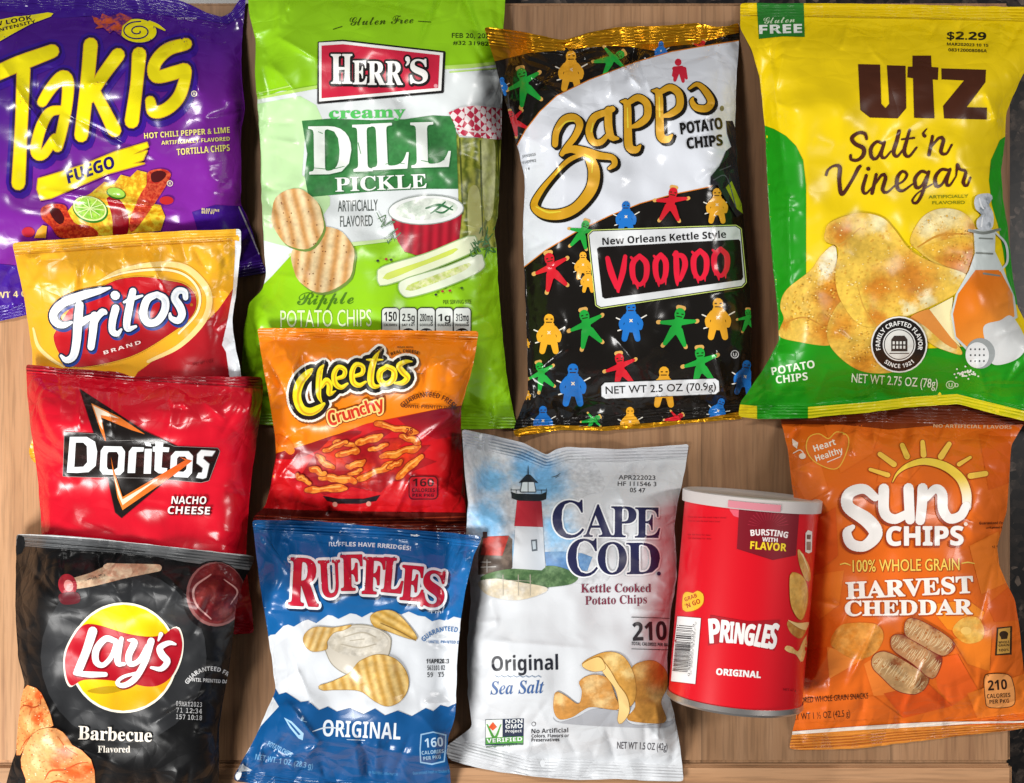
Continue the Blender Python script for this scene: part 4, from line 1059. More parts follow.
b.strokes([[(170,185,18),(160,152,22),(120,146,22),(76,178,26),(95,215,26),(150,245,28),(148,290,26),(110,322,20),(70,315,20),(68,290,18)],
 [(272,215,18),(235,203,20),(198,245,24),(202,300,24),(232,312,18),(270,250,18)],[(284,205,20),(262,285,24),(285,308,16),(325,265,12)],
 [(378,135,24),(362,200,26),(342,270,26),(365,298,18),(405,250,12)],[(446,128,18),(425,200,22),(410,270,26),(440,298,18),(490,240,14)],[(395,188,12),(475,178,14)],
 [(555,120,8),(532,150,16),(542,166,24)],[(592,168,20),(570,285,24)],[(580,240,12),(635,178,20),(662,190,24),(645,268,24),(680,280,16),(715,222,14)],
 [(-88,415,18),(-78,385,16),(-40,358,16),(-2,365,26),(-5,450,26),(12,538,26),(70,460,20),(118,370,24),(132,360,16)],
 [(168,418,20),(145,505,24),(165,535,16),(210,490,10)],[(180,375,26),(182,377,26)],[(232,412,20),(205,532,24)],[(215,490,10),(268,415,20),(292,430,24),(272,510,24),(300,528,16),(350,485,10)],
 [(350,485,10),(405,455,14),(428,412,18),(400,392,18),(368,430,24),(366,495,24),(400,518,18),(470,470,10)],
 [(560,405,18),(520,393,20),(480,440,24),(488,495,24),(522,485,16),(556,420,14)],[(568,395,20),(545,480,22),(515,560,20),(485,597,18),(462,580,14),(500,530,10),(590,475,10)],
 [(690,385,18),(648,382,20),(610,430,24),(616,485,24),(650,478,16),(690,405,14)],[(704,380,20),(680,462,24),(700,484,16),(742,425,10)],
 [(742,425,10),(752,350,22),(765,378,18),(805,395,20),(788,465,24),(812,485,16),(835,432,14)]],20,'#4a2010')
b.text('ARTIFICIALLY',(568,566),(820,560),20,'#7a8410','p',bold=.01); b.text('FLAVORED',(592,603),(800,600),20,'#7a8410','p',bold=.01)
b.view(734,200,3.403)
b.part('chip_print')
CH=dict(smooth=True,o=[(1,'#c99a38')])
b.poly([(600,135),(640,60),(700,30),(770,38),(815,80),(830,150),(800,250),(700,225),(630,175)],'#efc552',tex=('blob','#f7e7ae',((700,50,90),(640,90,60)),'#de9c34',((700,130,40),(790,110,40))),**CH)
b.strokes([[(625,160,4),(700,120,7),(800,115,4)]],5,'#c78a2c'); b.poly([(640,165),(720,135),(805,130),(812,200),(790,250),(700,215)],'#eab93f',smooth=True,tex=('blob','#d98426',((730,225,75),(800,200,70))))
b.poly([(345,160),(300,185),(260,240),(180,305),(158,360),(170,405),(152,460),(220,482),(330,492),(345,430),(385,350),(355,280)],'#efc452',tex=('blob','#d98a2a',((340,330,120),(310,440,90),(180,425,30)),'#f6efd0',((325,195,60),(300,240,40))),**CH)
b.strokes([[(165,420,3),(240,400,5),(320,440,3)]],4,'#c98c34')
b.poly([(385,340),(330,395),(318,470),(355,530),(430,580),(520,588),(600,560),(640,480),(700,505),(775,525),(740,470),(640,400),(470,430)],'#ecc04e',tex=('blob','#dc962e',((350,430,70),(450,560,80)),'#f4e3a2',((620,450,60),(740,510,50))),**CH)
b.poly([(600,400),(665,372),(700,400),(760,500),(720,490),(650,430)],'#df8f40',smooth=True)
b.poly([(665,372),(745,330),(740,400),(770,500),(740,470)],'#f7e8b0')
b.poly([(310,110),(330,75),(420,45),(500,58),(545,100),(600,170),(680,215),(790,255),(765,310),(660,365),(560,405),(470,432),(410,410),(358,330),(345,250),(355,165),(312,140)],'#f0c64e',tex=('blob','#da8a28',((585,265,125),(480,300,80),(350,120,60),(470,400,50)),'#f6e8b0',((480,75,55),(640,345,45),(740,255,40),(580,370,40))),**CH)
b.strokes([[(315,128,3),(360,150,6),(430,95,4)],[(420,290,2),(440,360,4),(480,425,3)]],4,'#d6a23e')
for P_,n_,sd_ in (([(320,110),(420,60),(540,110),(700,230),(770,260),(640,360),(480,420),(380,360),(360,220)],150,1),([(345,190),(200,310),(170,380),(320,470),(340,340)],80,2),([(385,370),(340,480),(450,570),(560,560)],50,3),([(640,80),(780,60),(800,220),(660,170)],50,4)):
    b.specks(P_,n_,3.2,'#dba63a',sd_); b.specks(P_,n_//2,2.6,'#f5dd92',sd_+9)
b.part('vinegar_bottle_print')
b.poly([(815,100),(890,100),(888,175),(915,232),(955,330),(965,400),(900,440),(830,500),(790,510),(752,470),(738,390),(755,320),(800,240),(820,180)],'#c9d2d0')
b.poly([(822,238),(905,238),(948,320),(955,395),(900,440),(830,490),(795,502),(756,465),(745,388),(762,320)],'#dd7412',tex=('grad',960,280,1000,330,'#f2983a'))
b.strokes([[(800,103,9),(850,112,10),(905,100,9)],[(825,180,6),(880,183,6)],[(835,130,5),(880,132,5)],[(850,250,7),(905,258,5)]],6,'#7c827c')
b.poly([(818,0),(830,-18),(870,-22),(880,-5),(868,15),(880,40),(884,70),(874,100),(832,100),(826,70),(842,50),(822,30)],'#d5dbe2',smooth=True,tex=('blob','#8e979e',((868,10,22),(835,45,18),(868,80,20)))); b.strokes([[(835,-5,5),(842,20,6),(850,30,4)],[(846,60,4),(842,90,6)]],5,'#f2f5f7')
b.strokes([[(890,110,6),(925,150,8),(930,210,8),(905,240,6)]],7,'#c9d2d0')
b.part('salt_shaker_print')
b.poly([(850,430),(905,410),(945,395),(990,470),(985,520),(940,552),(880,558),(860,500)],'#d3d5d4',smooth=True); b.ell(838,522,50,52,'#9aa0a0'); b.ell(828,528,40,44,'#dfe2e2')
for k_ in range(12): b.ell(828+ (k_%4-1.5)*15, 528+(k_//4-1)*20, 3,3.5,'#4b4f50',n=8)
for k_ in range(40):
    R_=random.Random(k_+40); b.ell(790+R_.gauss(0,20),588+R_.gauss(0,9),3.5,3,'#e9efe6',n=6)
b.part('round_stamp')
b.ell(562,492,96,96,'#e6e6e2'); b.ell(562,492,91,91,'#1e1816'); b.ell(562,492,56,56,'#e6e6e2'); b.ell(562,492,52,52,'#1e1816'); b.ell(562,492,49,49,'#dcdcd6')
b.text('FAMILY CRAFTED FLAVOR',(562,492),(65,-105,105),15,'#ecece8','b',arc=True); b.text('SINCE 1921',(562,492),(80,-140,-220),14,'#ecece8','b',arc=True)
b.poly([(535,475),(545,462),(580,462),(590,475),(590,515),(535,515)],'#3a2f2a'); 
for k_ in range(8): b.poly([(540+(k_%4)*12,481+(k_//4)*15),(547+(k_%4)*12,481+(k_//4)*15),(547+(k_%4)*12,491+(k_//4)*15),(540+(k_%4)*12,491+(k_//4)*15)],'#dcdcd6')
b.strokes([[(530,522),(595,522)]],3,'#3a2f2a')
b.part('product_lettering')
b.text('POTATO',(130,596),(276,570),26,'#e9f3df','b'); b.text('CHIPS',(144,625),(252,612),26,'#e9f3df','b')
b.text('NET WT 2.75 OZ (78g)',(400,620),(692,640),30,'#e4f0d8','p',bold=.01); b.ell(737,629,16,14,'#cfe6c4'); b.ell(737,629,13,11,'#1f9417'); b.text('U',(730,637),(744,637),14,'#cfe6c4'); b.text('D',(752,637),(764,637),14,'#cfe6c4')
b.finish()
# ------------------------------------------------------------------ yellow corn chip bag
FRI = ('cornyellow', 0.30, 0.00, 0.36, 1.1, 0.0)
b = Bag('small golden yellow corn chip bag with a red oval, tucked between purple and red bags',
    [(12,243),(64,239),(128,234),(180,231),(241,229),(241,247),(237,285),(232,323),(236,349),(241,372),(244,400),(242,452),(140,470),(60,466),(34,463),(28,452),(35,432),(33,400),(32,349),(24,298),(15,257)],
    [[(12,243),(128,234),(241,229)],[(34,462),(140,468),(242,452)]], FRI, '#f2b126', T=0.034, Rs=32, Rt=75, sw=9, seed=63, amp=0.8,
    creases=[(145,244,160,256,2,.002),(215,330,238,310,3,.003),(25,260,60,250,2,.002),(222,350,240,340,2,.002)])
b.part('red_print')
b.poly([(243,278),(232,290),(218,310),(200,328),(184,340),(160,356),(138,372),(120,400),(246,420)],'#b81420',tex=('grad',190,350,230,370,'#8e0d18'))
b.part('white_edge'); b.poly([(235,224),(246,224),(246,420),(234,410),(226,352),(222,345),(228,318),(233,290),(235,255)],'#d3d7dc')
b.part('top_seal'); b.poly([(8,240),(64,236),(128,231),(236,226),(236,238),(128,244),(64,249),(12,253)],'#eeb22c'); b.strokes([[(14,250,1),(64,247,1.2),(128,242,1.2),(236,236,1)],[(14,254,1),(64,251,1.2),(128,246,1.2),(236,240,1)]],1,'#d6962a')
b.part('swirl_print'); b.view(0,170,3.915)
b.strokes([[(380,440,6),(470,395,14),(600,370,20),(720,380,24),(800,450,26),(820,520,24),(790,600,22),(700,690,18),(580,750,12)]],14,'#f9d98c')
b.strokes([[(400,430,4),(500,400,8),(640,390,9),(730,415,9),(780,480,9),(770,560,9),(700,640,8)]],6,'#fcebb8')
b.strokes([[(130,620,8),(150,690,14),(200,740,14),(250,770,8)]],10,'#f9dc90')
b.part('oval_emblem'); b.view(40,260,5.689)
b.poly([(80,450),(95,400),(200,250),(390,135),(500,102),(620,100),(720,118),(820,140),(885,210),(862,320),(700,445),(520,545),(300,600),(170,600),(110,530)],'#c8121e',smooth=True,o=[(5,'#f3bf3c'),(2,'#7c0d15')],tex=('grad',100,300,140,360,'#a50f1a'))
b.part('brand_lettering', under='oval_emblem')
F_=[[(398,158,12),(340,175,34),(230,205,50),(130,245,48),(78,300,46),(85,350,44),(130,372,34),(180,355,16)],
    [(225,255,46),(215,360,50),(208,460,48),(190,545,44),(150,570,34),(120,545,16)],[(205,385,34),(250,345,38),(300,318,26)],
    [(310,315,44),(302,400,44),(290,495,40)],[(300,400,20),(325,330,34),(355,295,40),(372,300,24)],
    [(430,275,44),(412,350,42),(412,405,38),(440,420,30),(462,395,14)],[(426,200,50),(430,202,50)],
    [(528,178,40),(510,260,42),(494,350,42),(500,392,34),(545,378,16)],[(478,240,14),(520,222,26),(582,203,12)],
    [(665,195,34),(610,225,44),(588,300,44),(610,355,40),(665,350,42),(708,290,44),(710,225,42),(665,195,34)],
    [(828,215,30),(822,180,34),(785,175,38),(765,215,42),(795,265,46),(808,310,42),(785,345,38),(745,330,26),(740,305,14)]]
b.strokes(F_,40,'#eef2f6',o=[(9,'#15203f'),(0.1,'#eef2f6')],sh=(9,14,8,'#1d3a8c'))
b.strokes([[(x,y+w*.22,max(w*.28,2)) for x,y,w in st] for st in F_],8,'#dbe3ec')
b.text('BRAND',(365,538),(575,476),20,'#f2dcd6','b',sp=1.3)
b.ell(862,255,9,9,'#a86010')
b.part('bonus_print'); b.text('NET WT 1 OZ',(870,600),(985,580),16,'#7a0c14','b')
b.finish()
# ------------------------------------------------------------------ red chip bag with the black triangle
RED = ('red', 0.26, 0.00, 0.36, 1.0, 0.0)
b = Bag('bright red tortilla chip bag with white lettering across a black glowing triangle',
    [(26,364),(60,368),(120,372),(132,377),(180,376),(262,377),(263,395),(257,440),(251,480),(247,530),(246,570),(251,600),(254,633),(140,640),(45,600),(43,560),(41,520),(38,480),(31,430),(27,395)],
    [[(26,364),(130,374),(262,378)], [(45,605),(254,633)]], RED, '#d30f27', T=0.034, Rs=34, Rt=70, sw=9, seed=5, amp=1.0,
    creases=[(45,385,120,392,4,.0022),(150,378,120,402,2,.0018),(30,390,60,470,4,-.002)])
b.view(10,350,3.915)
b.part('top_seal')
b.poly([(60,50),(200,66),(440,82),(480,102),(530,98),(700,100),(990,108),(990,152),(700,132),(480,118),(300,98),(60,84)], '#8e0b1b')
b.poly([(60,70),(300,90),(480,110),(700,120),(990,138),(990,146),(700,127),(480,116),(300,96),(60,78)], '#b81428')
b.view(60,380,5.594)
b.part('triangle_emblem')
b.poly([(112,52),(470,285),(655,372),(660,470),(560,590),(345,770),(310,740),(270,560),(200,330)], '#17110f', o=[(3,'#5a1016')])
b.part('glow_line', under='triangle_emblem')
b.poly([(175,130),(330,205),(475,303),(400,280),(232,210),(262,365),(225,280)], '#f09a4a', tex=('grad',95,400,140,432,'#e8772a'))
b.poly([(185,142),(330,215),(228,196),(240,280),(222,250)], '#fde9cf')
b.part('brand_lettering')
D_ = dict(st='b', bold=0.0)
b.poly([(28,295),(200,305),(250,345),(460,340),(560,345),(640,375),(880,385),(890,400),(830,560),(790,570),(500,545),(150,540),(20,535)], '#17110f', o=[(5,'#a9a5a2'),(3,'#17110f')])
b.poly([(55,318),(150,318),(196,345),(208,400),(200,480),(160,515),(95,520),(38,518)], '#eef3f4', hole=[[(88,350),(130,350),(150,370),(152,460),(130,485),(80,487)]])
b.poly([(245,370),(345,372),(364,400),(358,510),(335,532),(240,528),(222,505),(228,395)], '#eef3f4', hole=[[(272,402),(318,402),(328,420),(322,490),(305,502),(270,500),(262,485),(264,415)]])
b.poly([(405,375),(470,377),(466,400),(428,402),(420,520),(378,520),(385,400)], '#eef3f4')
b.poly([(474,385),(514,385),(508,524),(468,524)], '#eef3f4')
b.poly([(472,345),(505,352),(512,372),(480,368)], '#eef3f4')
b.poly([(535,345),(578,352),(576,375),(612,378),(608,403),(574,402),(568,490),(600,494),(596,524),(552,522),(528,505),(532,402),(518,400),(520,372),(533,372)], '#eef3f4')
b.poly([(645,398),(720,398),(744,425),(738,520),(715,546),(640,542),(615,515),(620,425)], '#eef3f4', hole=[[(665,428),(700,428),(712,445),(706,500),(690,514),(662,512),(652,495),(655,440)]])
b.poly([(790,392),(868,398),(850,425),(806,424),(800,440),(835,470),(818,545),(800,552),(762,546),(775,520),(795,518),(800,492),(765,465),(768,415)], '#eef3f4', o=[(3,'#8c8c8c')])
b.part('glow_line', under='triangle_emblem', uniq='glow2')
b.poly([(285,430),(300,500),(350,655),(700,448),(668,430),(740,452),(640,530),(350,728),(322,660),(295,510)], '#f08a32', tex=('grad',115,500,185,460,'#d9601c'))
b.poly([(300,530),(350,668),(560,545),(350,700),(325,640)], '#fbe6c8')
b.part('flavour_lettering')
b.text('NACHO', (622,692), (816,694), 42, '#f6e9e6', 'b', sh=(3,3,3,'#4c0a10'), shear=.1)
b.text('CHEESE', (600,748), (836,752), 42, '#f6e9e6', 'b', sh=(3,3,3,'#4c0a10'), shear=.1)
b.finish()
# ------------------------------------------------------------------ dark barbecue bag
DRK = ('dark', 0.34, 0.00, 0.36, 1.1, 0.0)
b = Bag('dull black barbecue chip bag with a round yellow emblem crossed by a red ribbon',
    [(16,534),(60,535),(120,541),(180,548),(255,556),(253,563),(244,580),(236,607),(232,650),(228,675),(224,696),(219,729),(219,783),(224,830),(-4,830),(6,783),(11,765),(16,752),(18,723),(21,700),(25,683),(18,657),(15,607),(16,565)],
    [[(16,534),(120,541),(255,557)],[(-4,828),(224,828)]], DRK, '#121213', T=0.040, Rs=40, Rt=80, sw=12, seed=71, amp=1.2,
    creases=[(60,585,110,575,2,.002),(20,560,60,600,3,-.003),(150,560,190,600,3,.003),(190,640,215,590,3,-.003),(150,725,210,690,2,.003),(190,690,225,660,2,.002),(60,740,130,770,3,.002),(20,640,30,700,3,.002),(95,553,98,545,2,.002)])
b.view(0,525,3.034)
b.part('round_print'); b.ell(375,400,252,262,'#2b2c2e')
b.part('top_seal')
b.poly([(40,20),(300,42),(560,68),(790,85),(780,140),(560,112),(470,95),(300,80),(250,78),(40,62)],'#5a5c5e',tex=('grad',100,540,250,570,'#6e7072')); b.strokes([[(45,26,6),(180,34,5),(380,50,6),(560,70,5),(780,95,8)]],5,'#c9cccd'); b.strokes([[(48,48,2),(250,64,2),(440,82,2)],[(48,58,2),(240,74,2)]],2,'#2b2c2d')
b.part('meat_print')
b.strokes([[(215,180,34),(280,165,42),(340,145,52),(390,138,42),(480,130,22)]],40,'#d8bc9c',tex=('noise','#c08c70',120,.4,.65)); b.strokes([[(330,135,40),(380,140,44)]],40,'#d9a184',tex=('noise','#e6c8a8',150,.4,.6)); b.ell(205,182,28,34,'#9c2430',rot=-15); b.ell(208,184,14,18,'#d98a86',rot=-15)
b.poly([(180,210),(235,205),(240,235),(190,240)],'#5c1620',smooth=True)
b.part('sauce_print')
b.ell(650,215,98,108,'#161214'); b.ell(655,210,90,98,'#8c5a58'); b.ell(658,208,84,92,'#7c2a2c',tex=('noise','#5c1a20',70,.35,.65)); b.ell(655,222,66,70,'#63181e',tex=('blob','#9a3c3a',((640,200,40),(690,250,30)))); b.strokes([[(640,150,4),(590,190,7),(595,240,6),(640,285,4)],[(680,165,3),(720,200,5),(700,240,3)]],5,'#b98a86')
b.part('chip_print')
b.view(10,670,6.93)
A_=[(120,105),(180,125),(215,160),(245,220),(275,290),(300,385),(240,420),(160,450),(110,520),(70,590),(45,590),(45,480),(55,380),(45,290),(70,240),(80,150)]
b.poly(A_,'#f0a05c',tex=('blob','#e0602a',((200,330,80),(110,480,70),(190,180,60),(120,270,60)),'#f7c484',((100,370,60),(240,380,40),(110,150,40))),o=[(3,'#6e2c12')])
b.strokes([[(50,290,5),(100,245,10),(160,260,12),(210,235,8),(205,190,4)],[(70,560,4),(110,490,8),(150,455,4)]],8,'#b04a20'); b.specks(A_,60,4,'#b85428',3,False); b.specks(A_,40,4,'#fbd9a4',4,False)
B2=[(150,450),(200,415),(260,400),(320,405),(365,430),(400,470),(430,520),(500,560),(560,620),(585,700),(590,800),(570,900),(100,900),(110,760),(80,680),(75,620),(100,530)]
b.poly(B2,'#f3a868',tex=('blob','#e8642c',((390,580,90),(330,650,90),(430,720,120),(540,700,70)),'#f9cf94',((180,560,90),(150,660,70),(280,500,60))),o=[(3,'#6e2c12')])
b.strokes([[(240,760,6),(280,700,12),(380,690,14),(470,650,8),(540,640,4)],[(330,460,3),(390,540,7),(470,590,4)],[(250,800,6),(330,770,12),(450,800,8)]],8,'#c4562a'); b.specks(B2,110,4.5,'#c8703c',5,False); b.specks(B2,60,4,'#fbdcb0',6,False); b.specks(B2,16,5,'#8a6a3c',7,False)
b.part('round_emblem'); b.view(50,590,5.389)
RB=[(180,190),(260,190),(400,232),(520,252),(610,242),(655,210),(690,212),(712,285),(700,370),(655,465),(590,512),(520,520),(430,502),(300,485),(180,485),(115,515),(85,450),(84,350),(125,255)]
b.add([b.px([(395+r_*math.cos(t),365+ (r_+6)*math.sin(t)) for t in np.arange(0,6.28,.12)]) for r_ in (292,)]+[crom(b.px([(x+(8 if x>395 else -8),y+(8 if y>365 else -8)) for x,y in RB]),2.5,True)],'#efe9d8')
b.ell(395,365,280,286,'#f2d40e',tex=('grad',90,660,140,710,'#efa514'))
b.poly([(200,545),(300,520),(420,530),(300,560)],'#b99410',smooth=True)
b.part('ribbon', under='round_emblem'); b.poly(RB,'#c01226',smooth=True,tex=('grad',70,640,160,690,'#a50f20'))
b.part('brand_lettering', under='round_emblem')
LY=[[(230,222,50),(195,330,46),(150,440,44)],[(135,448,22),(210,455,32),(298,455,26)],
    [(352,275,30),(300,262,34),(250,320,38),(248,385,36),(285,405,28),(330,360,26),(355,290,22)],[(385,262,24),(368,330,36),(366,395,30),(400,398,18)],
    [(420,270,10),(455,280,34),(425,350,36),(432,398,30),(480,380,26),(525,300,22)],[(545,275,38),(510,390,34),(455,480,34),(395,515,28),(362,500,22),(395,468,18),(475,445,16)],
    [(598,238,24),(584,272,10)],[(676,292,12),(640,285,26),(592,312,34),(605,352,40),(632,385,36),(600,425,28),(545,418,14)]]
b.strokes(LY,34,'#f0f1f0',sh=(6,7,2,'#7c0a18'))
b.part('flavour_lettering'); b.view(0,525,3.034)
b.text('Barbecue',(237,650),(460,658),40,'#efe6d8','s',bold=.01); b.text('Flavored',(297,690),(395,690),20,'#e4dccf','s')
b.part('date_code'); b.text('GUARANTEED FRESH',(640,520),(78,-62,62),13,'#cfcfcf','b',arc=True); b.text('• UNTIL PRINTED DATE',(565,473),(705,482),11,'#cfcfcf','b',arc=False)
for k_,t_ in enumerate(('09MAY2023','71 12:34','157 10:18')): b.text(t_,(534,548+k_*20),(612,552+k_*20),13,'#b8b8b8','m',bold=.02)
b.finish()

# ------------------------------------------------------------------ orange and red cheese puff bag
CHE = ('cheese', 0.30, 0.00, 0.36, 1.1, 0.0)
b = Bag('small orange and red crunchy cheese snack bag with yellow letters outlined in black and white',
    [(257,328),(300,328),(380,330),(440,331),(479,331),(477,345),(473,366),(465,394),(461,408),(461,436),(464,478),(466,512),(466,536),(380,535),(300,530),(252,524),(254,516),(265,507),(271,484),(276,456),(275,436),(268,394),(262,360)],
    [[(257,329),(380,330),(479,332)],[(252,523),(380,533),(466,534)]], CHE, '#f0820c', T=0.034, Rs=32, Rt=72, sw=9, seed=84, amp=1.1,
    creases=[(415,445,465,405,1.6,.003),(255,505,300,450,3,.003),(262,350,300,420,4,-.002),(425,370,465,350,4,.002),(270,470,310,500,3,.002),(430,480,460,500,3,.002)])
b.view(240,310,3.56)
b.part('red_print')
b.poly([(60,540),(118,530),(150,512),(240,480),(330,450),(450,405),(560,382),(680,358),(820,335),(820,820),(30,820),(30,700)],'#c61118',tex=('grad',420,400,400,450,'#c61118'))
b.poly([(560,385),(680,358),(820,335),(820,440),(700,460),(600,420)],'#7e0e1c',tex=('grad',430,412,425,440,'#b01220')); b.poly([(110,520),(240,478),(330,448),(400,430),(430,440),(300,490),(200,530)],'#8c1218',smooth=True)
b.part('bottom_seal')
b.poly([(0,700),(200,712),(500,718),(850,722),(850,840),(0,830)],'#5a1510'); 
for k_ in range(4): b.strokes([[(60,732+k_*13,3),(400,744+k_*11,4),(820,736+k_*13,4)]],4,'#9a3a20')
b.part('top_seal'); b.poly([(50,60),(400,66),(860,72),(845,98),(400,88),(66,84)],'#ee8413'); b.strokes([[(64,72,2),(120,74,3)],[(66,80,2),(115,82,2)],[(780,95,2),(845,98,3)]],2,'#f6c9a0')
b.part('splash_print')
b.poly([(210,600),(260,520),(330,450),(420,440),(380,470),(480,430),(560,420),(500,460),(620,450),(560,490),(680,480),(640,520),(700,540),(600,580),(660,610),(540,610),(500,650),(400,630),(300,660)],'#a00c14',tex=('blob','#e2381a',((330,520,70),(560,520,80),(430,590,70))))
b.part('snack_print')
PF=[((488,402),(628,440),20),((505,525),(635,488),22),((425,605),(545,548),24),((560,598),(645,522),20),((290,596),(410,608),24),((238,642),(375,634),22),((335,470),(412,484),18),((270,520),(330,560),20),((420,470),(500,450),22),((350,520),(420,500),20),((465,500),(520,480),18),((300,500),(380,470),16),((380,560),(440,540),18),((250,560),(300,585),18),((530,560),(575,540),16),((570,450),(640,470),18),((390,585),(430,570),16),((200,590),(250,620),16)]
for k_,(p_,q_,w_) in enumerate(PF):
    R_=random.Random(k_*3+1); st=[]
    for i_ in range(7):
        f_=i_/6; st.append((p_[0]+(q_[0]-p_[0])*f_+R_.uniform(-4,4), p_[1]+(q_[1]-p_[1])*f_+R_.uniform(-4,4), w_*R_.uniform(.62,1.1)*(.7 if i_ in (0,6) else 1)))
    b.part('snack_print', uniq='puff%d'%k_)
    st=[(x,y,w*1.25) for x,y,w in st]
    b.strokes([st],16,'#d25c12',tex=('noise','#f0922e',200,.42,.6),o=[(2.5,'#8a1c10')]); b.strokes([[(x,y-w*.18,w*.22) for x,y,w in st[1:-1]]],3,'#f2a850')
b.part('snack_print', uniq='puff_edge')
b.strokes([[(135,455,26),(165,480,40),(180,500,30)]],30,'#ea7a1c')
b.part('skateboard_print')
b.poly([(295,662),(350,672),(440,672),(500,658),(485,680),(430,690),(350,690),(310,680)],'#1e1214'); b.ell(338,692,9,9,'#c98a7a'); b.ell(458,690,9,9,'#c98a7a')
b.part('brand_lettering'); b.view(270,335,6.4)
CT=[[(275,215,6),(250,238,40),(195,300,54),(172,390,54),(200,470,54),(255,492,52),(310,470,44),(345,440,20)],
    [(345,190,8),(322,225,34),(312,300,38),(312,385,30),(330,430,12)],[(330,330,26),(360,290,36),(382,320,38),(380,375,34),(420,358,8)],
    [(430,278,22),(472,262,28),(478,222,28),(438,205,30),(410,250,34),(418,310,36),(455,335,30),(495,312,16)],
    [(545,262,22),(590,245,28),(594,202,28),(552,188,30),(526,235,34),(532,300,36),(570,322,30),(612,300,16)],
    [(702,100,6),(672,150,34),(650,220,42),(645,300,42),(672,330,30),(715,320,10)],[(618,158,8),(660,160,22),(722,158,8)],
    [(745,205,30),(705,235,38),(705,290,38),(745,312,34),(790,280,40),(792,225,36),(745,200,30)],
    [(908,170,10),(870,170,26),(825,195,36),(848,235,40),(880,270,38),(850,305,34),(798,308,14)]]
b.strokes(CT,36,'#f2de22',o=[(42,'#eee9dc'),(27,'#16130f')],sh=(8,10,46,'#8a4a10'))
b.strokes([[(x+w*.1,y+w*.28,max(w*.22,2)) for x,y,w in st] for st in CT],8,'#dca81c')
b.part('flavour_lettering')
b.texts([('C',(380,582),(432,572),96),('r',(436,560),(470,551),78),('u',(474,550),(524,536),78),('n',(530,534),(580,518),78),('c',(584,516),(622,504),78),('h',(628,502),(680,484),78),('y',(684,484),(738,466),78)],'#cf3216','b',bold=.01,o=[(16,'#8c3a0c'),(10,'#f4d27c')])
b.part('claim_lettering'); b.text('MADE WITH',(815,80),(915,82),9,'#26180c','b'); b.text('REAL CHEESE!',(778,132),(955,126),20,'#26180c','b',bend=18)
b.view(240,310,3.56)
b.text('GUARANTEED FRESH',(670,430),(120,-48,52),18,'#4a1c0c','b',arc=True); b.text('• UNTIL PRINTED DATE',(574,348),(770,354),12,'#4a1c0c','b')
b.text('28',(590,440),(615,440),20,'#7e1010','b'); b.strokes([[(630,226),(652,227)]],2,'#2a1208')
b.part('calorie_badge')
b.poly(rr(600,590,705,675,16),'#4c0c10'); b.poly(rr(604,594,701,671,14),'#bb1520'); b.text('160',(615,628),(690,628),28,'#3a0a0c','b'); b.text('CALORIES',(612,648),(694,648),13,'#3a0a0c','b'); b.text('PER PKG',(614,665),(690,665),11,'#3a0a0c','b')
b.finish()
# ------------------------------------------------------------------ white sea salt bag
WHT = ('white', 0.40, 0.00, 0.36, 0.9, 0.0)
b = Bag('white sea salt chip bag with a painted red and white lighthouse',
    [(462,429),(486,434),(508,439),(524,443),(537,450),(547,455),(556,449),(567,447),(590,448),(618,449),(650,447),(689,444),(685,471),(679,496),(674,527),(676,552),(677,577),(671,610),(668,640),(667,665),(668,691),(675,717),(680,747),(684,781),(650,781),(618,779),(572,780),(529,776),(500,772),(478,768),(450,760),(446,752),(446,746),(455,740),(472,727),(468,697),(467,646),(471,600),(468,560),(466,534),(468,501),(465,476)],
    [[(462,431),(524,445),(547,455),(567,449),(689,446)],[(446,750),(529,772),(684,779)]], WHT, '#d5d8dc', T=0.040, Rs=42, Rt=85, sw=14, seed=95, amp=0.95,
    creases=[(547,455,535,490,4,-.003),(480,640,600,650,4,.0015),(448,750,540,762,4,.003),(500,755,560,740,4,.003),(620,700,680,760,4,.002),(655,500,640,560,6,.002),(470,520,500,640,5,.0015),(547,455,580,480,3,.002)])
b.part('top_seal'); b.poly([(455,425),(524,440),(547,452),(567,444),(618,445),(695,440),(690,456),(620,462),(567,460),(548,464),(520,455),(486,447),(462,441)],'#c9cbd0')
b.view(440,425,3.938)
b.part('sky_print')
b.poly([(90,100),(300,90),(560,120),(640,200),(640,260),(560,300),(640,500),(640,620),(300,600),(90,600)],'#d5d8dc',smooth=True,tex=('blob','#7fbbe6',((200,230,100),(180,370,110),(420,230,130),(460,420,110),(330,180,90),(470,540,90),(250,480,90))))
b.part('sea_print'); b.poly([(410,500),(480,498),(560,505),(600,520),(580,575),(420,565)],'#5a86b8',tex=('noise','#7fa6cc',80,.4,.6))
b.part('house_print')
b.poly([(150,515),(165,440),(270,435),(285,450),(285,560),(270,585),(150,590)],'#5c5048',tex=('noise','#7c6c60',120,.4,.6)); b.poly([(160,512),(172,440),(272,436),(245,515)],'#c9483e',tex=('noise','#b03c34',160,.4,.6)); b.poly([(168,420),(186,420),(186,445),(168,445)],'#4a3430')
b.strokes([[(160,540),(200,540)],[(185,530),(185,580)],[(160,560),(220,558)]],3,'#b8b4ae')
b.part('dune_print')
b.poly([(160,600),(250,570),(350,565),(450,555),(540,590),(520,625),(420,640),(300,650),(200,640)],'#68875a',smooth=True,tex=('noise','#42633c',130,.4,.6)); b.poly([(150,620),(220,605),(320,620),(420,640),(400,665),(300,690),(190,670)],'#dccdb0',smooth=True,tex=('noise','#eae4d8',60,.4,.6))
b.part('lighthouse_print')
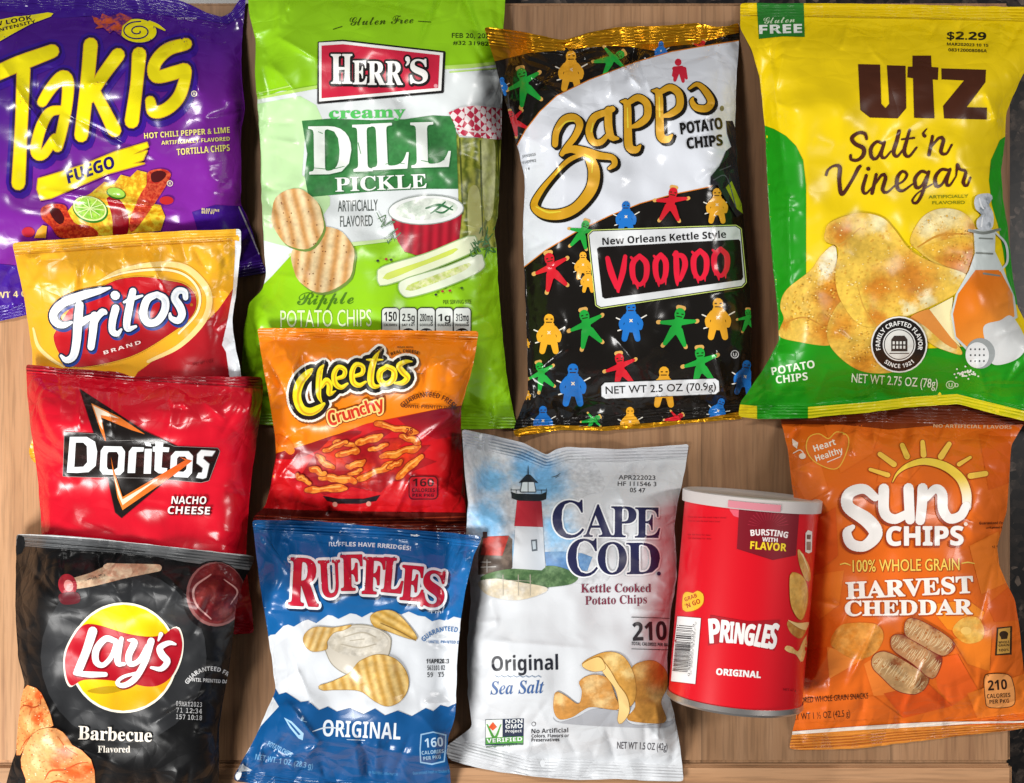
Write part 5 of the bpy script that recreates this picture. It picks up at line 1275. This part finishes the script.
b.poly([(297,398),(405,402),(415,560),(400,572),(285,565)],'#d5d8dc',tex=('grad',515,540,545,540,'#b9c0c8')); b.poly([(303,296),(400,300),(406,402),(293,398)],'#bf2a38',tex=('grad',516,510,542,510,'#96202c')); b.poly([(358,452),(382,450),(384,495),(362,498)],'#5c646c'); b.poly([(363,458),(376,457),(378,488),(366,490)],'#b8c4cc')
b.poly([(280,262),(300,270),(400,272),(420,262),(418,292),(390,300),(310,298),(282,288)],'#20262a'); b.strokes([[(280,250,2),(280,268,2)],[(300,255,2),(300,270,2)],[(400,255,2),(400,270,2)],[(419,250,2),(419,268,2)],[(278,255,2),(420,256,2)]],2,'#20262a')
b.poly([(325,225),(370,225),(376,262),(318,262)],'#dbe6ea',o=[(3,'#20262a')]); b.strokes([[(347,225),(347,262)]],3,'#20262a'); b.poly([(310,228),(340,195),(355,195),(388,228),(350,222)],'#20262a'); b.strokes([[(347,160,2),(347,195,5)]],3,'#20262a')
b.strokes([[(440,205,2),(460,200,5),(474,190,2)],[(455,208,3),(470,200,2)]],3,'#4c5a64')
b.strokes([[(x_,590,3),(x_+1,670,3)] for x_ in (248,308,355)]+[[(240,610,2),(360,615,2)]],3,'#b0a898')
b.part('brand_lettering')
b.texts([('C',(446,444),(568,440),142),('A',(566,440),(680,440),124),('P',(674,441),(772,442),120),('E',(768,443),(866,444),118),('C',(505,595),(622,592),142),('O',(622,586),(735,586),122),('D',(735,587),(866,586),122)],'#20224a','s',bold=.008,o=[(6,'#e9ecef')])
b.ell(862,585,8,8,'#20224a')
b.part('flavour_lettering')
b.text('Kettle Cooked',(555,660),(832,658),33,'#7c2d42','s'); b.text('Potato Chips',(572,708),(815,702),33,'#7c2d42','s')
b.view(440,595,3.938)
b.text('Original',(203,300),(465,294),58,'#20222c','b',bold=0); b.text('Sea Salt',(198,392),(410,386),50,'#3b5f96','si'); b.strokes([[(218+i*12,320+(4 if i%2 else -2)) for i in range(16)]],2.5,'#6d86a4')
b.part('date_code'); b.view(440,425,3.938)
for k_,(t_,x0_,x1_) in enumerate((('APR222023',703,848),('HF 111546 3',700,852),('05 47',748,808))): b.text(t_,(x0_,214+k_*25),(x1_,216+k_*25),17,'#2c2c30','p',bold=.015)
b.view(440,595,3.938)
b.part('calorie_print'); b.strokes([[(755,87),(903,92)],[(755,212),(903,216)]],2.5,'#2a2a30'); b.text('210',(760,180),(893,176),72,'#2c2a30','b',bold=.01); b.text('TOTAL CALORIES PER BAG',(754,197),(905,203),13,'#2c2a30','b')
b.part('verified_badge')
b.poly([(178,490),(330,486),(328,590),(178,592)],'#20304c'); b.poly([(180,492),(246,490),(246,562),(180,565)],'#e2e8e0'); b.poly([(180,562),(328,556),(327,582),(180,588)],'#4e9a3c'); b.strokes([[(185,510,5),(215,562,10),(240,510,4)]],8,'#4e9a3c'); b.poly([(192,520),(208,500),(224,520),(208,534)],'#d9562c')
b.text('NON',(258,506),(325,503),15,'#e8ecec','b'); b.text('GMO',(258,526),(325,524),17,'#e8ecec','b'); b.text('Project',(258,542),(322,540),11,'#e8ecec','b'); b.text('VERIFIED',(184,582),(324,574),16,'#e8ecec','b'); b.text('nongmoproject.org',(182,602),(328,588),8,'#4e7a4c','b')
b.part('claim_lettering'); b.text('No Artificial',(360,545),(505,541),17,'#35353a','b'); b.text('Colors, Flavors or',(360,562),(508,560),13,'#35353a','b'); b.text('Preservatives',(360,578),(470,576),13,'#35353a','b'); b.ell(369,508,9,9,'#6d6d72'); b.ell(369,508,6,6,'#d5d8dc')
b.part('net_weight_print'); b.text('NET WT 1.5 OZ (42g)',(697,605),(895,612),27,'#4b4b52','p',bold=.015)
b.part('chip_print')
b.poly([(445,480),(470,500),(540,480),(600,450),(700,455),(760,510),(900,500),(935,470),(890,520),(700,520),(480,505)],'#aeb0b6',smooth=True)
CC=dict(smooth=True,o=[(1.5,'#a8742c')])
b.poly([(755,290),(800,262),(850,262),(890,300),(895,360),(870,420),(890,490),(850,505),(740,490),(770,440),(760,370)],'#cd9040',tex=('blob','#ecc274',((800,300,60),(860,400,50))),**CC)
b.poly([(560,275),(620,235),(680,225),(730,250),(765,320),(770,400),(745,440),(720,400),(650,300)],'#d9a04a',tex=('blob','#f4d38a',((680,250,60),(740,300,40))),**CC)
b.poly([(455,385),(490,395),(545,430),(560,380),(550,340),(600,315),(660,330),(690,400),(700,450),(600,440),(560,455),(520,480),(470,488),(448,450)],'#d2944a',tex=('blob','#efc888',((600,350,50),(470,420,40),(640,420,50))),**CC)
b.poly([(625,245),(665,290),(700,350),(735,400),(745,460),(715,505),(700,495),(705,440),(690,370),(640,300)],'#f0cc86',**CC); b.poly([(560,275),(625,245),(650,290),(600,300)],'#efc87c',**CC)
b.finish()

# ------------------------------------------------------------------ blue and white ridged chip bag
BLU = ('blue', 0.26, 0.00, 0.36, 1.0, 0.0)
b = Bag('blue and white ridged chip bag with red slab letters and a dip bowl',
    [(252,520),(290,520),(330,522),(399,529),(440,532),(482,536),(479,545),(474,555),(466,587),(460,625),(457,667),(456,700),(455,719),(449,735),(446,755),(450,768),(451,800),(380,797),(300,790),(234,781),(234,776),(240,765),(256,736),(268,708),(276,690),(275,684),(269,639),(262,597),(255,545)],
    [[(252,521),(399,528),(482,537)],[(234,779),(300,788),(451,797)]], BLU, '#d5d9de', T=0.040, Rs=40, Rt=80, sw=10, seed=103, amp=1.05,
    creases=[(255,525,290,575,2,.003),(284,640,310,700,4,.003),(478,540,440,600,4,.003),(285,700,320,745,3,.004),(240,770,330,745,3,.003),(310,735,440,760,4,.003),(380,640,440,560,5,-.0012),(270,690,300,670,2,.002)])
b.part('blue_print'); b.view(240,520,4.267)
b.poly([(20,-30),(1100,30),(1060,300),(945,420),(912,412),(880,430),(850,424),(820,432),(790,412),(760,408),(720,390),(690,402),(650,392),(600,398),(560,394),(520,415),(495,402),(470,398),(420,422),(395,408),(375,405),(325,440),(290,424),(270,430),(230,455),(205,446),(185,452),(150,488),(130,490),(112,506),(60,520)],'#125a98',tex=('grad',300,530,420,620,'#1665a6'))
b.view(225,640,3.938)
b.poly([(150,170),(192,178),(212,214),(240,206),(265,222),(298,244),(328,240),(370,276),(405,262),(440,282),(490,268),(545,292),(590,270),(630,297),(680,278),(735,300),(790,268),(820,280),(848,256),(878,264),(930,240),(960,640),(0,600),(60,480),(90,440),(140,340),(212,262),(190,226)],'#0f4f88')
b.poly([(42,495),(70,490),(110,515),(60,518)],'#d5d9de')
b.part('top_seal'); b.view(225,510,2.869); b.poly([(70,20),(300,28),(745,68),(738,92),(500,66),(300,46),(84,40)],'#124c80')
b.part('brand_lettering'); b.view(240,520,4.267)
b.texts([('R',(208,362),(332,368),200),('U',(342,326),(430,322),150),('F',(434,300),(522,298),148),('F',(522,312),(612,316),152),('L',(604,304),(690,312),144),('E',(684,338),(776,346),144),('S',(772,362),(864,372),146)],'#c41c38','s',bold=.016,o=[(13,'#eceff2'),(1.5,'#8a1428')],sh=(7,9,15,'#0d2f52'))
b.text('RUFFLES HAVE RRRIDGES!',(380,112),(728,130),18,'#e4eaf0','b',bend=6,bold=.02)
b.part('dip_bowl_print')
b.poly([(362,520),(400,475),(480,450),(560,455),(630,490),(642,530),(620,600),(560,650),(470,660),(400,620),(368,560)],'#c9c2b4',smooth=True,o=[(4,'#9b9484')]); b.ell(505,520,128,62,'#d9d3c6',tex=('noise','#c3bbaa',60,.4,.6)); b.strokes([[(440,500,4),(520,480,6),(580,500,4)],[(430,530,4),(510,545,6),(580,530,4)],[(470,515,3),(530,508,4)]],4,'#b3aa98')
b.part('chip_print')
CR=dict(smooth=True,o=[(2,'#a98440')])
b.poly([(558,410),(600,388),(660,392),(720,450),(755,505),(720,505),(620,470),(570,450)],'#c0943f',tex=('wave','#e0bc70',75,-60,.5),**CR); b.strokes([[(600,440,3),(680,475,5),(750,515,3)]],4,'#8a6a34')
b.poly([(275,490),(320,458),(400,460),(475,448),(440,470),(400,480),(370,520),(370,550),(310,560),(275,530)],'#c99c50',tex=('wave','#eacb8c',75,20,.5),**CR)
b.view(225,640,3.938)
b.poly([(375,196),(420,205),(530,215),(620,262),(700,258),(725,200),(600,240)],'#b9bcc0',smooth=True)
b.poly([(370,182),(420,165),(490,130),(530,85),(600,58),(670,75),(715,130),(720,190),(690,240),(640,260),(590,240),(530,200),(440,195),(385,197)],'#c89a4a',tex=('wave','#ecca82',62,-14,.7),**CR)
b.part('flavour_lettering'); b.text('ORIGINAL',(384,378),(690,392),64,'#dfe6ee','b',bold=0); b.strokes([[(345,360,3),(400,345,6),(470,350,3)],[(480,392,2),(550,395,4)]],5,'#c9d6e2')
b.part('net_weight_print')
b.text('POTATO CHIPS',(165,415),(258,462),20,'#7fb0d6','b'); b.text('NET WT. 1 OZ. (28.3 g)',(118,470),(345,508),22,'#6ca2cc','b'); b.text('See Nutrition Information',(560,525),(680,535),12,'#3f7fb2','b'); b.text('Guaranteed Fresh or Double Back',(740,530),(900,520),12,'#3f7fb2','b')
b.poly([(232,305),(262,320),(310,368),(306,395),(290,388),(255,345)],'#9cc4e0',hole=[[(245,318),(262,330),(298,372),(290,375),(262,342)]]); b.text('L',(298,318),(322,324),14,'#9cc4e0','b')
b.part('calorie_badge'); b.poly([(770,370),(820,360),(872,372),(870,430),(866,480),(815,492),(768,484),(766,430)],'#8fb6d6',hole=[[(775,375),(820,365),(867,377),(865,430),(861,475),(815,486),(773,479),(771,430)]]); b.text('160',(788,424),(860,418),36,'#b5d0e6','b'); b.text('CALORIES',(775,452),(862,444),14,'#9cc0dc','b'); b.text('PER PKG',(782,474),(850,466),14,'#9cc0dc','b')
b.part('date_code')
for k_,(t_,x0_,x1_) in enumerate((('11APR2023',793,882),('563101 02',797,865),('59   Y5',797,862))): b.text(t_,(x0_,92+k_*27),(x1_,92+k_*26),17,'#2a2c30','m' if k_ else 'b',bold=.02)
b.view(225,510,2.869); b.text('GUARANTEED FRESH',(640,440),(92,-48,48),14,'#3a6da4','b',arc=True); b.text('• UNTIL PRINTED DATE',(578,382),(690,384),8,'#3a6da4','b'); b.text('TM',(585,297),(620,297),7,'#c9d6e2','p')
b.finish()
# ------------------------------------------------------------------ red chip can lying on its side
class Can(Printed):
    def __init__(s, label, u0, v0, u1, v1, R, col):
        z0 = R
        A = W(np.array(float(u0)), np.array(float(v0)), np.array(z0)); B = W(np.array(float(u1)), np.array(float(v1)), np.array(z0))
        s.A, s.B, s.Rad = A, B, R
        ax = (B - A); Ln = np.linalg.norm(ax); ax = ax / Ln; s.ax = ax; s.Ln = Ln
        s.x0, s.y0 = int(min(u0, u1)) - 90, int(min(v0, v1)) - 20
        U, V = np.meshgrid(np.arange(s.x0, s.x0 + 200, 1.0), np.arange(s.y0, max(v0, v1) + 30, 1.0))
        # camera ray against the cylinder
        dx = (U - CX) * S; dy = -(V - CY) * S; o = np.array([0, 0, D]); d = np.stack([dx, dy, np.full(U.shape, -D)], -1)
        oc = o - A; dp = d - (d @ ax)[..., None] * ax; op = oc - (oc @ ax) * ax
        a = (dp ** 2).sum(-1); b_ = 2 * (dp @ op); c = op @ op - R * R
        disc = b_ ** 2 - 4 * a * c; t = (-b_ - np.sqrt(np.maximum(disc, 0))) / (2 * a); z = D - t * D
        along = (oc + t[..., None] * d) @ ax
        s.R = np.where(disc > 0, z, R); s.ok = (disc > 0) & (along > 0) & (along < Ln)
        side = np.array([-ax[1], ax[0], 0]); 
        def proj(p): k = S * (1 - p[2] / D); return (CX + p[0] / k, CY - p[1] / k)
        an = math.radians(84); ring = []
        for e, sg in ((0.0005, 1), (Ln - 0.0005, -1)):
            for th in np.linspace(-an, an, 25) * sg:
                ring.append(proj(A + ax * e + R * (math.cos(th) * np.array([0, 0, 1.0]) + math.sin(th) * side)))
        s.setup('chip_can', label, 'chip can', ring, ('card', 0.30, 0.25, 0.02, 1.0, 0.0), None, (float((A+B)[0]/2), float((A+B)[1]/2), 0.0))
        mat = film_mat(s.fin, col, None, s.off)
        s.tube('body', mat, [(0, R), (Ln, R)], s.root)
    def tube(s, name, mat, prof, parent, n=96, capped=True, cc=None):
        side = np.array([-s.ax[1], s.ax[0], 0]); up = np.array([0, 0, 1.0]); V = []; T = []
        for e, r in prof:
            for k in range(n):
                th = 2 * math.pi * k / n; V.append(s.A + s.ax * e + r * (math.cos(th) * up + math.sin(th) * side) - s.off)
        m = len(prof)
        for j in range(m - 1):
            for k in range(n):
                a, b2, c, d = j*n+k, j*n+(k+1) % n, (j+1)*n+(k+1) % n, (j+1)*n+k
                T += [(a, b2, c), (a, c, d)]
        if capped:
            for j, fl in ((0, True), (m - 1, False)):
                V.append(s.A + s.ax * prof[j][0] - s.off); ci = len(V) - 1
                for k in range(n): T.append((ci, j*n+(k+1) % n, j*n+k) if fl else (ci, j*n+k, j*n+(k+1) % n))
        o = mesh_obj(name, V, T, parent, [mat])
        try: o.data.set_sharp_from_angle(angle=0.7)
        except Exception: pass
        return o
def plain(name, col, rough=.4, metal=0, trans=0, sss=0):
    q = NT(name); q.b.inputs['Base Color'].default_value = c4(lin(col)); q.b.inputs['Roughness'].default_value = rough; q.b.inputs['Metallic'].default_value = metal
    n = q.n('ShaderNodeTexNoise', i_Scale=60.0, i_Detail=3.0); mr = q.n('ShaderNodeMapRange'); mr.inputs[3].default_value = rough * .8; mr.inputs[4].default_value = rough * 1.2
    q.l(n.outputs['Fac'], mr.inputs[0]); q.l(mr.outputs[0], q.b.inputs['Roughness'])
    if trans: q.b.inputs['Transmission Weight'].default_value = trans
    return q.m
b = Can('short red potato crisp can lying on its side with a white plastic lid', 752, 497, 735, 696, 0.0365, '#d6071c')
R_ = 0.0365
b.tube('metal_rim', plain('tin', '#c9c4c0', .3, .9), [(b.Ln - .0005, R_ + .0006), (b.Ln + .0022, R_ + .0009), (b.Ln + .0035, R_ - .0002), (b.Ln + .0036, R_ - .002), (b.Ln + .001, R_ - .003)], b.root)
b.tube('lid', plain('lid_plastic', '#c4bcb9', .3, 0, .0), [(.0050, R_ + .0006), (.0050, R_ + .0014), (.0012, R_ + .0016), (-.0012, R_ + .0016), (-.0018, R_ + .0004), (-.0018, R_ - .0015), (-.0008, R_ - .0030), (-.0008, .002)], b.root)
def arc_band(name, mat, e0, e1, r, t0, t1):
    side = np.array([-b.ax[1], b.ax[0], 0]); up = np.array([0, 0, 1.0]); V = []; T = []
    n = 24
    for e in (e0, e1):
        for rr_ in (r, r - .0006):
            for k in range(n + 1):
                th = math.radians(t0 + (t1 - t0) * k / n); V.append(b.A + b.ax * e + rr_ * (math.cos(th) * up + math.sin(th) * side) - b.off)
    m = n + 1
    for k in range(n):
        T += [(k, k+1, 2*m+k+1), (k, 2*m+k+1, 2*m+k), (k, k+1, m+k+1), (k, m+k+1, m+k), (2*m+k, 2*m+k+1, 3*m+k+1), (2*m+k, 3*m+k+1, 3*m+k)]
    return mesh_obj(name, V, T, b.root, [mat])
arc_band('lid_tint', plain('pink_plastic', '#dd8a96', .35), .0008, .0044, R_ + .0020, 14, -28)
b.view(665,480,6.4)
b.part('pull_tab')
b.poly([(408,150),(620,168),(600,205),(560,240),(500,250),(440,230),(415,195)],'#dc5a6c',smooth=False)
b.part('flavour_panel')
b.poly([(475,150),(860,195),(838,482),(690,512),(460,440)],'#7c0d1e')
b.strokes([[(660+60*math.cos(a_),300+40*math.sin(a_),1.5),(660+130*math.cos(a_),300+110*math.sin(a_),4)] for a_ in np.linspace(-3.0,-.15,15)],3,'#a8283c')
b.text('BURSTING',(550,358),(782,372),38,'#f1e4e2','b',bend=10,bold=.02); b.text('WITH',(622,392),(720,398),26,'#f1e4e2','b',bold=.02); b.text('FLAVOR',(545,440),(775,456),48,'#f2cf2a','b',bold=.02)
b.part('small_print')
for k_,(y_,x1_) in enumerate(((240,390),(265,350),(352,290),(375,295))): b.text('Once you open the snack keep it closed' if k_<2 else 'see the base for date',(145,y_),(x1_,y_+6),10,'#9c0a18','p')
b.part('chip_print')
b.poly([(850,445),(880,470),(925,560),(930,640),(900,640),(860,540)],'#c98a3e',smooth=True,tex=('noise','#e6b468',90,.35,.65)); b.poly([(860,455),(885,500),(925,600),(915,560),(885,475)],'#f0d7a0')
b.poly([(900,340),(915,320),(942,330),(940,460),(920,470),(898,460)],'#e7e2dc'); b.poly([(908,350),(935,350),(932,380),(908,378)],'#5c4a44'); b.poly([(906,395),(934,395),(932,450),(906,448)],'#8a7a72')
b.view(665,590,6.025)
b.poly([(755,-90),(800,-100),(845,-60),(862,30),(850,120),(820,180),(780,140),(755,60)],'#d99a3c',smooth=True,tex=('noise','#e9b860',80,.35,.65),o=[(2,'#a4601c')])
b.poly([(738,190),(800,195),(860,210),(820,290),(770,270),(742,230)],'#b5742c',smooth=True,tex=('noise','#d9a050',90,.35,.65)); b.poly([(740,180),(800,200),(870,195),(850,240),(800,225)],'#ecc888',smooth=True)
b.poly([(720,355),(735,335),(770,345),(800,370),(835,300),(870,260),(830,430),(790,390),(745,375)],'#e3b066',smooth=True,tex=('noise','#f0cd90',90,.35,.65))
b.part('brand_panel')
b.poly([(272,150),(500,190),(690,180),(660,365),(600,355),(460,320),(330,320),(258,335)],'#a80a1c')
b.texts([('P',(272,318),(334,314),142),('R',(331,312),(388,317),130),('I',(390,316),(408,317),122),('N',(416,318),(468,324),120),('G',(474,326),(528,334),122),('L',(536,334),(570,342),130),('E',(578,342),(618,350),136),('S',(620,348),(662,356),150)],'#f1ece9','b',bold=.03)
b.part('flavour_lettering'); b.text('ORIGINAL',(308,510),(575,530),38,'#f1ece9','b',bold=.04)
b.part('small_tag')
b.poly([(110,30),(135,12),(170,20),(195,5),(228,25),(230,75),(200,110),(150,128),(108,118)],'#f2b82c',smooth=True,o=[(3,'#c46a14')]); b.text('GRAB',(122,70),(195,42),24,'#b02a14','b'); b.text("'N GO",(128,112),(215,78),28,'#b02a14','b')
b.part('barcode_label')
b.poly([(75,158),(216,170),(182,566),(30,548)],'#e9e7e5',o=[(3,'#8c0c1c')])
rg=random.Random(5)
y_=210
while y_<490:
    w_=rg.choice((3,3,5,8)); f_=(y_-158)/400; x_=78-f_*42
    b.poly([(x_,y_),(x_+92,y_+8),(x_+92,y_+8+w_),(x_,y_+w_)],'#3a3638'); y_+=w_+rg.choice((4,5,8))
b.text('0 38000 84587 9',(148,520),(180,205),12,'#5c5658','p')
b.part('net_weight_print'); b.text('NET 67 g',(712,605),(790,610),14,'#8c0a18','p')
b.finish()
for o_, c_ in _keep:
    bpy.data.objects.remove(o_); bpy.data.curves.remove(c_)
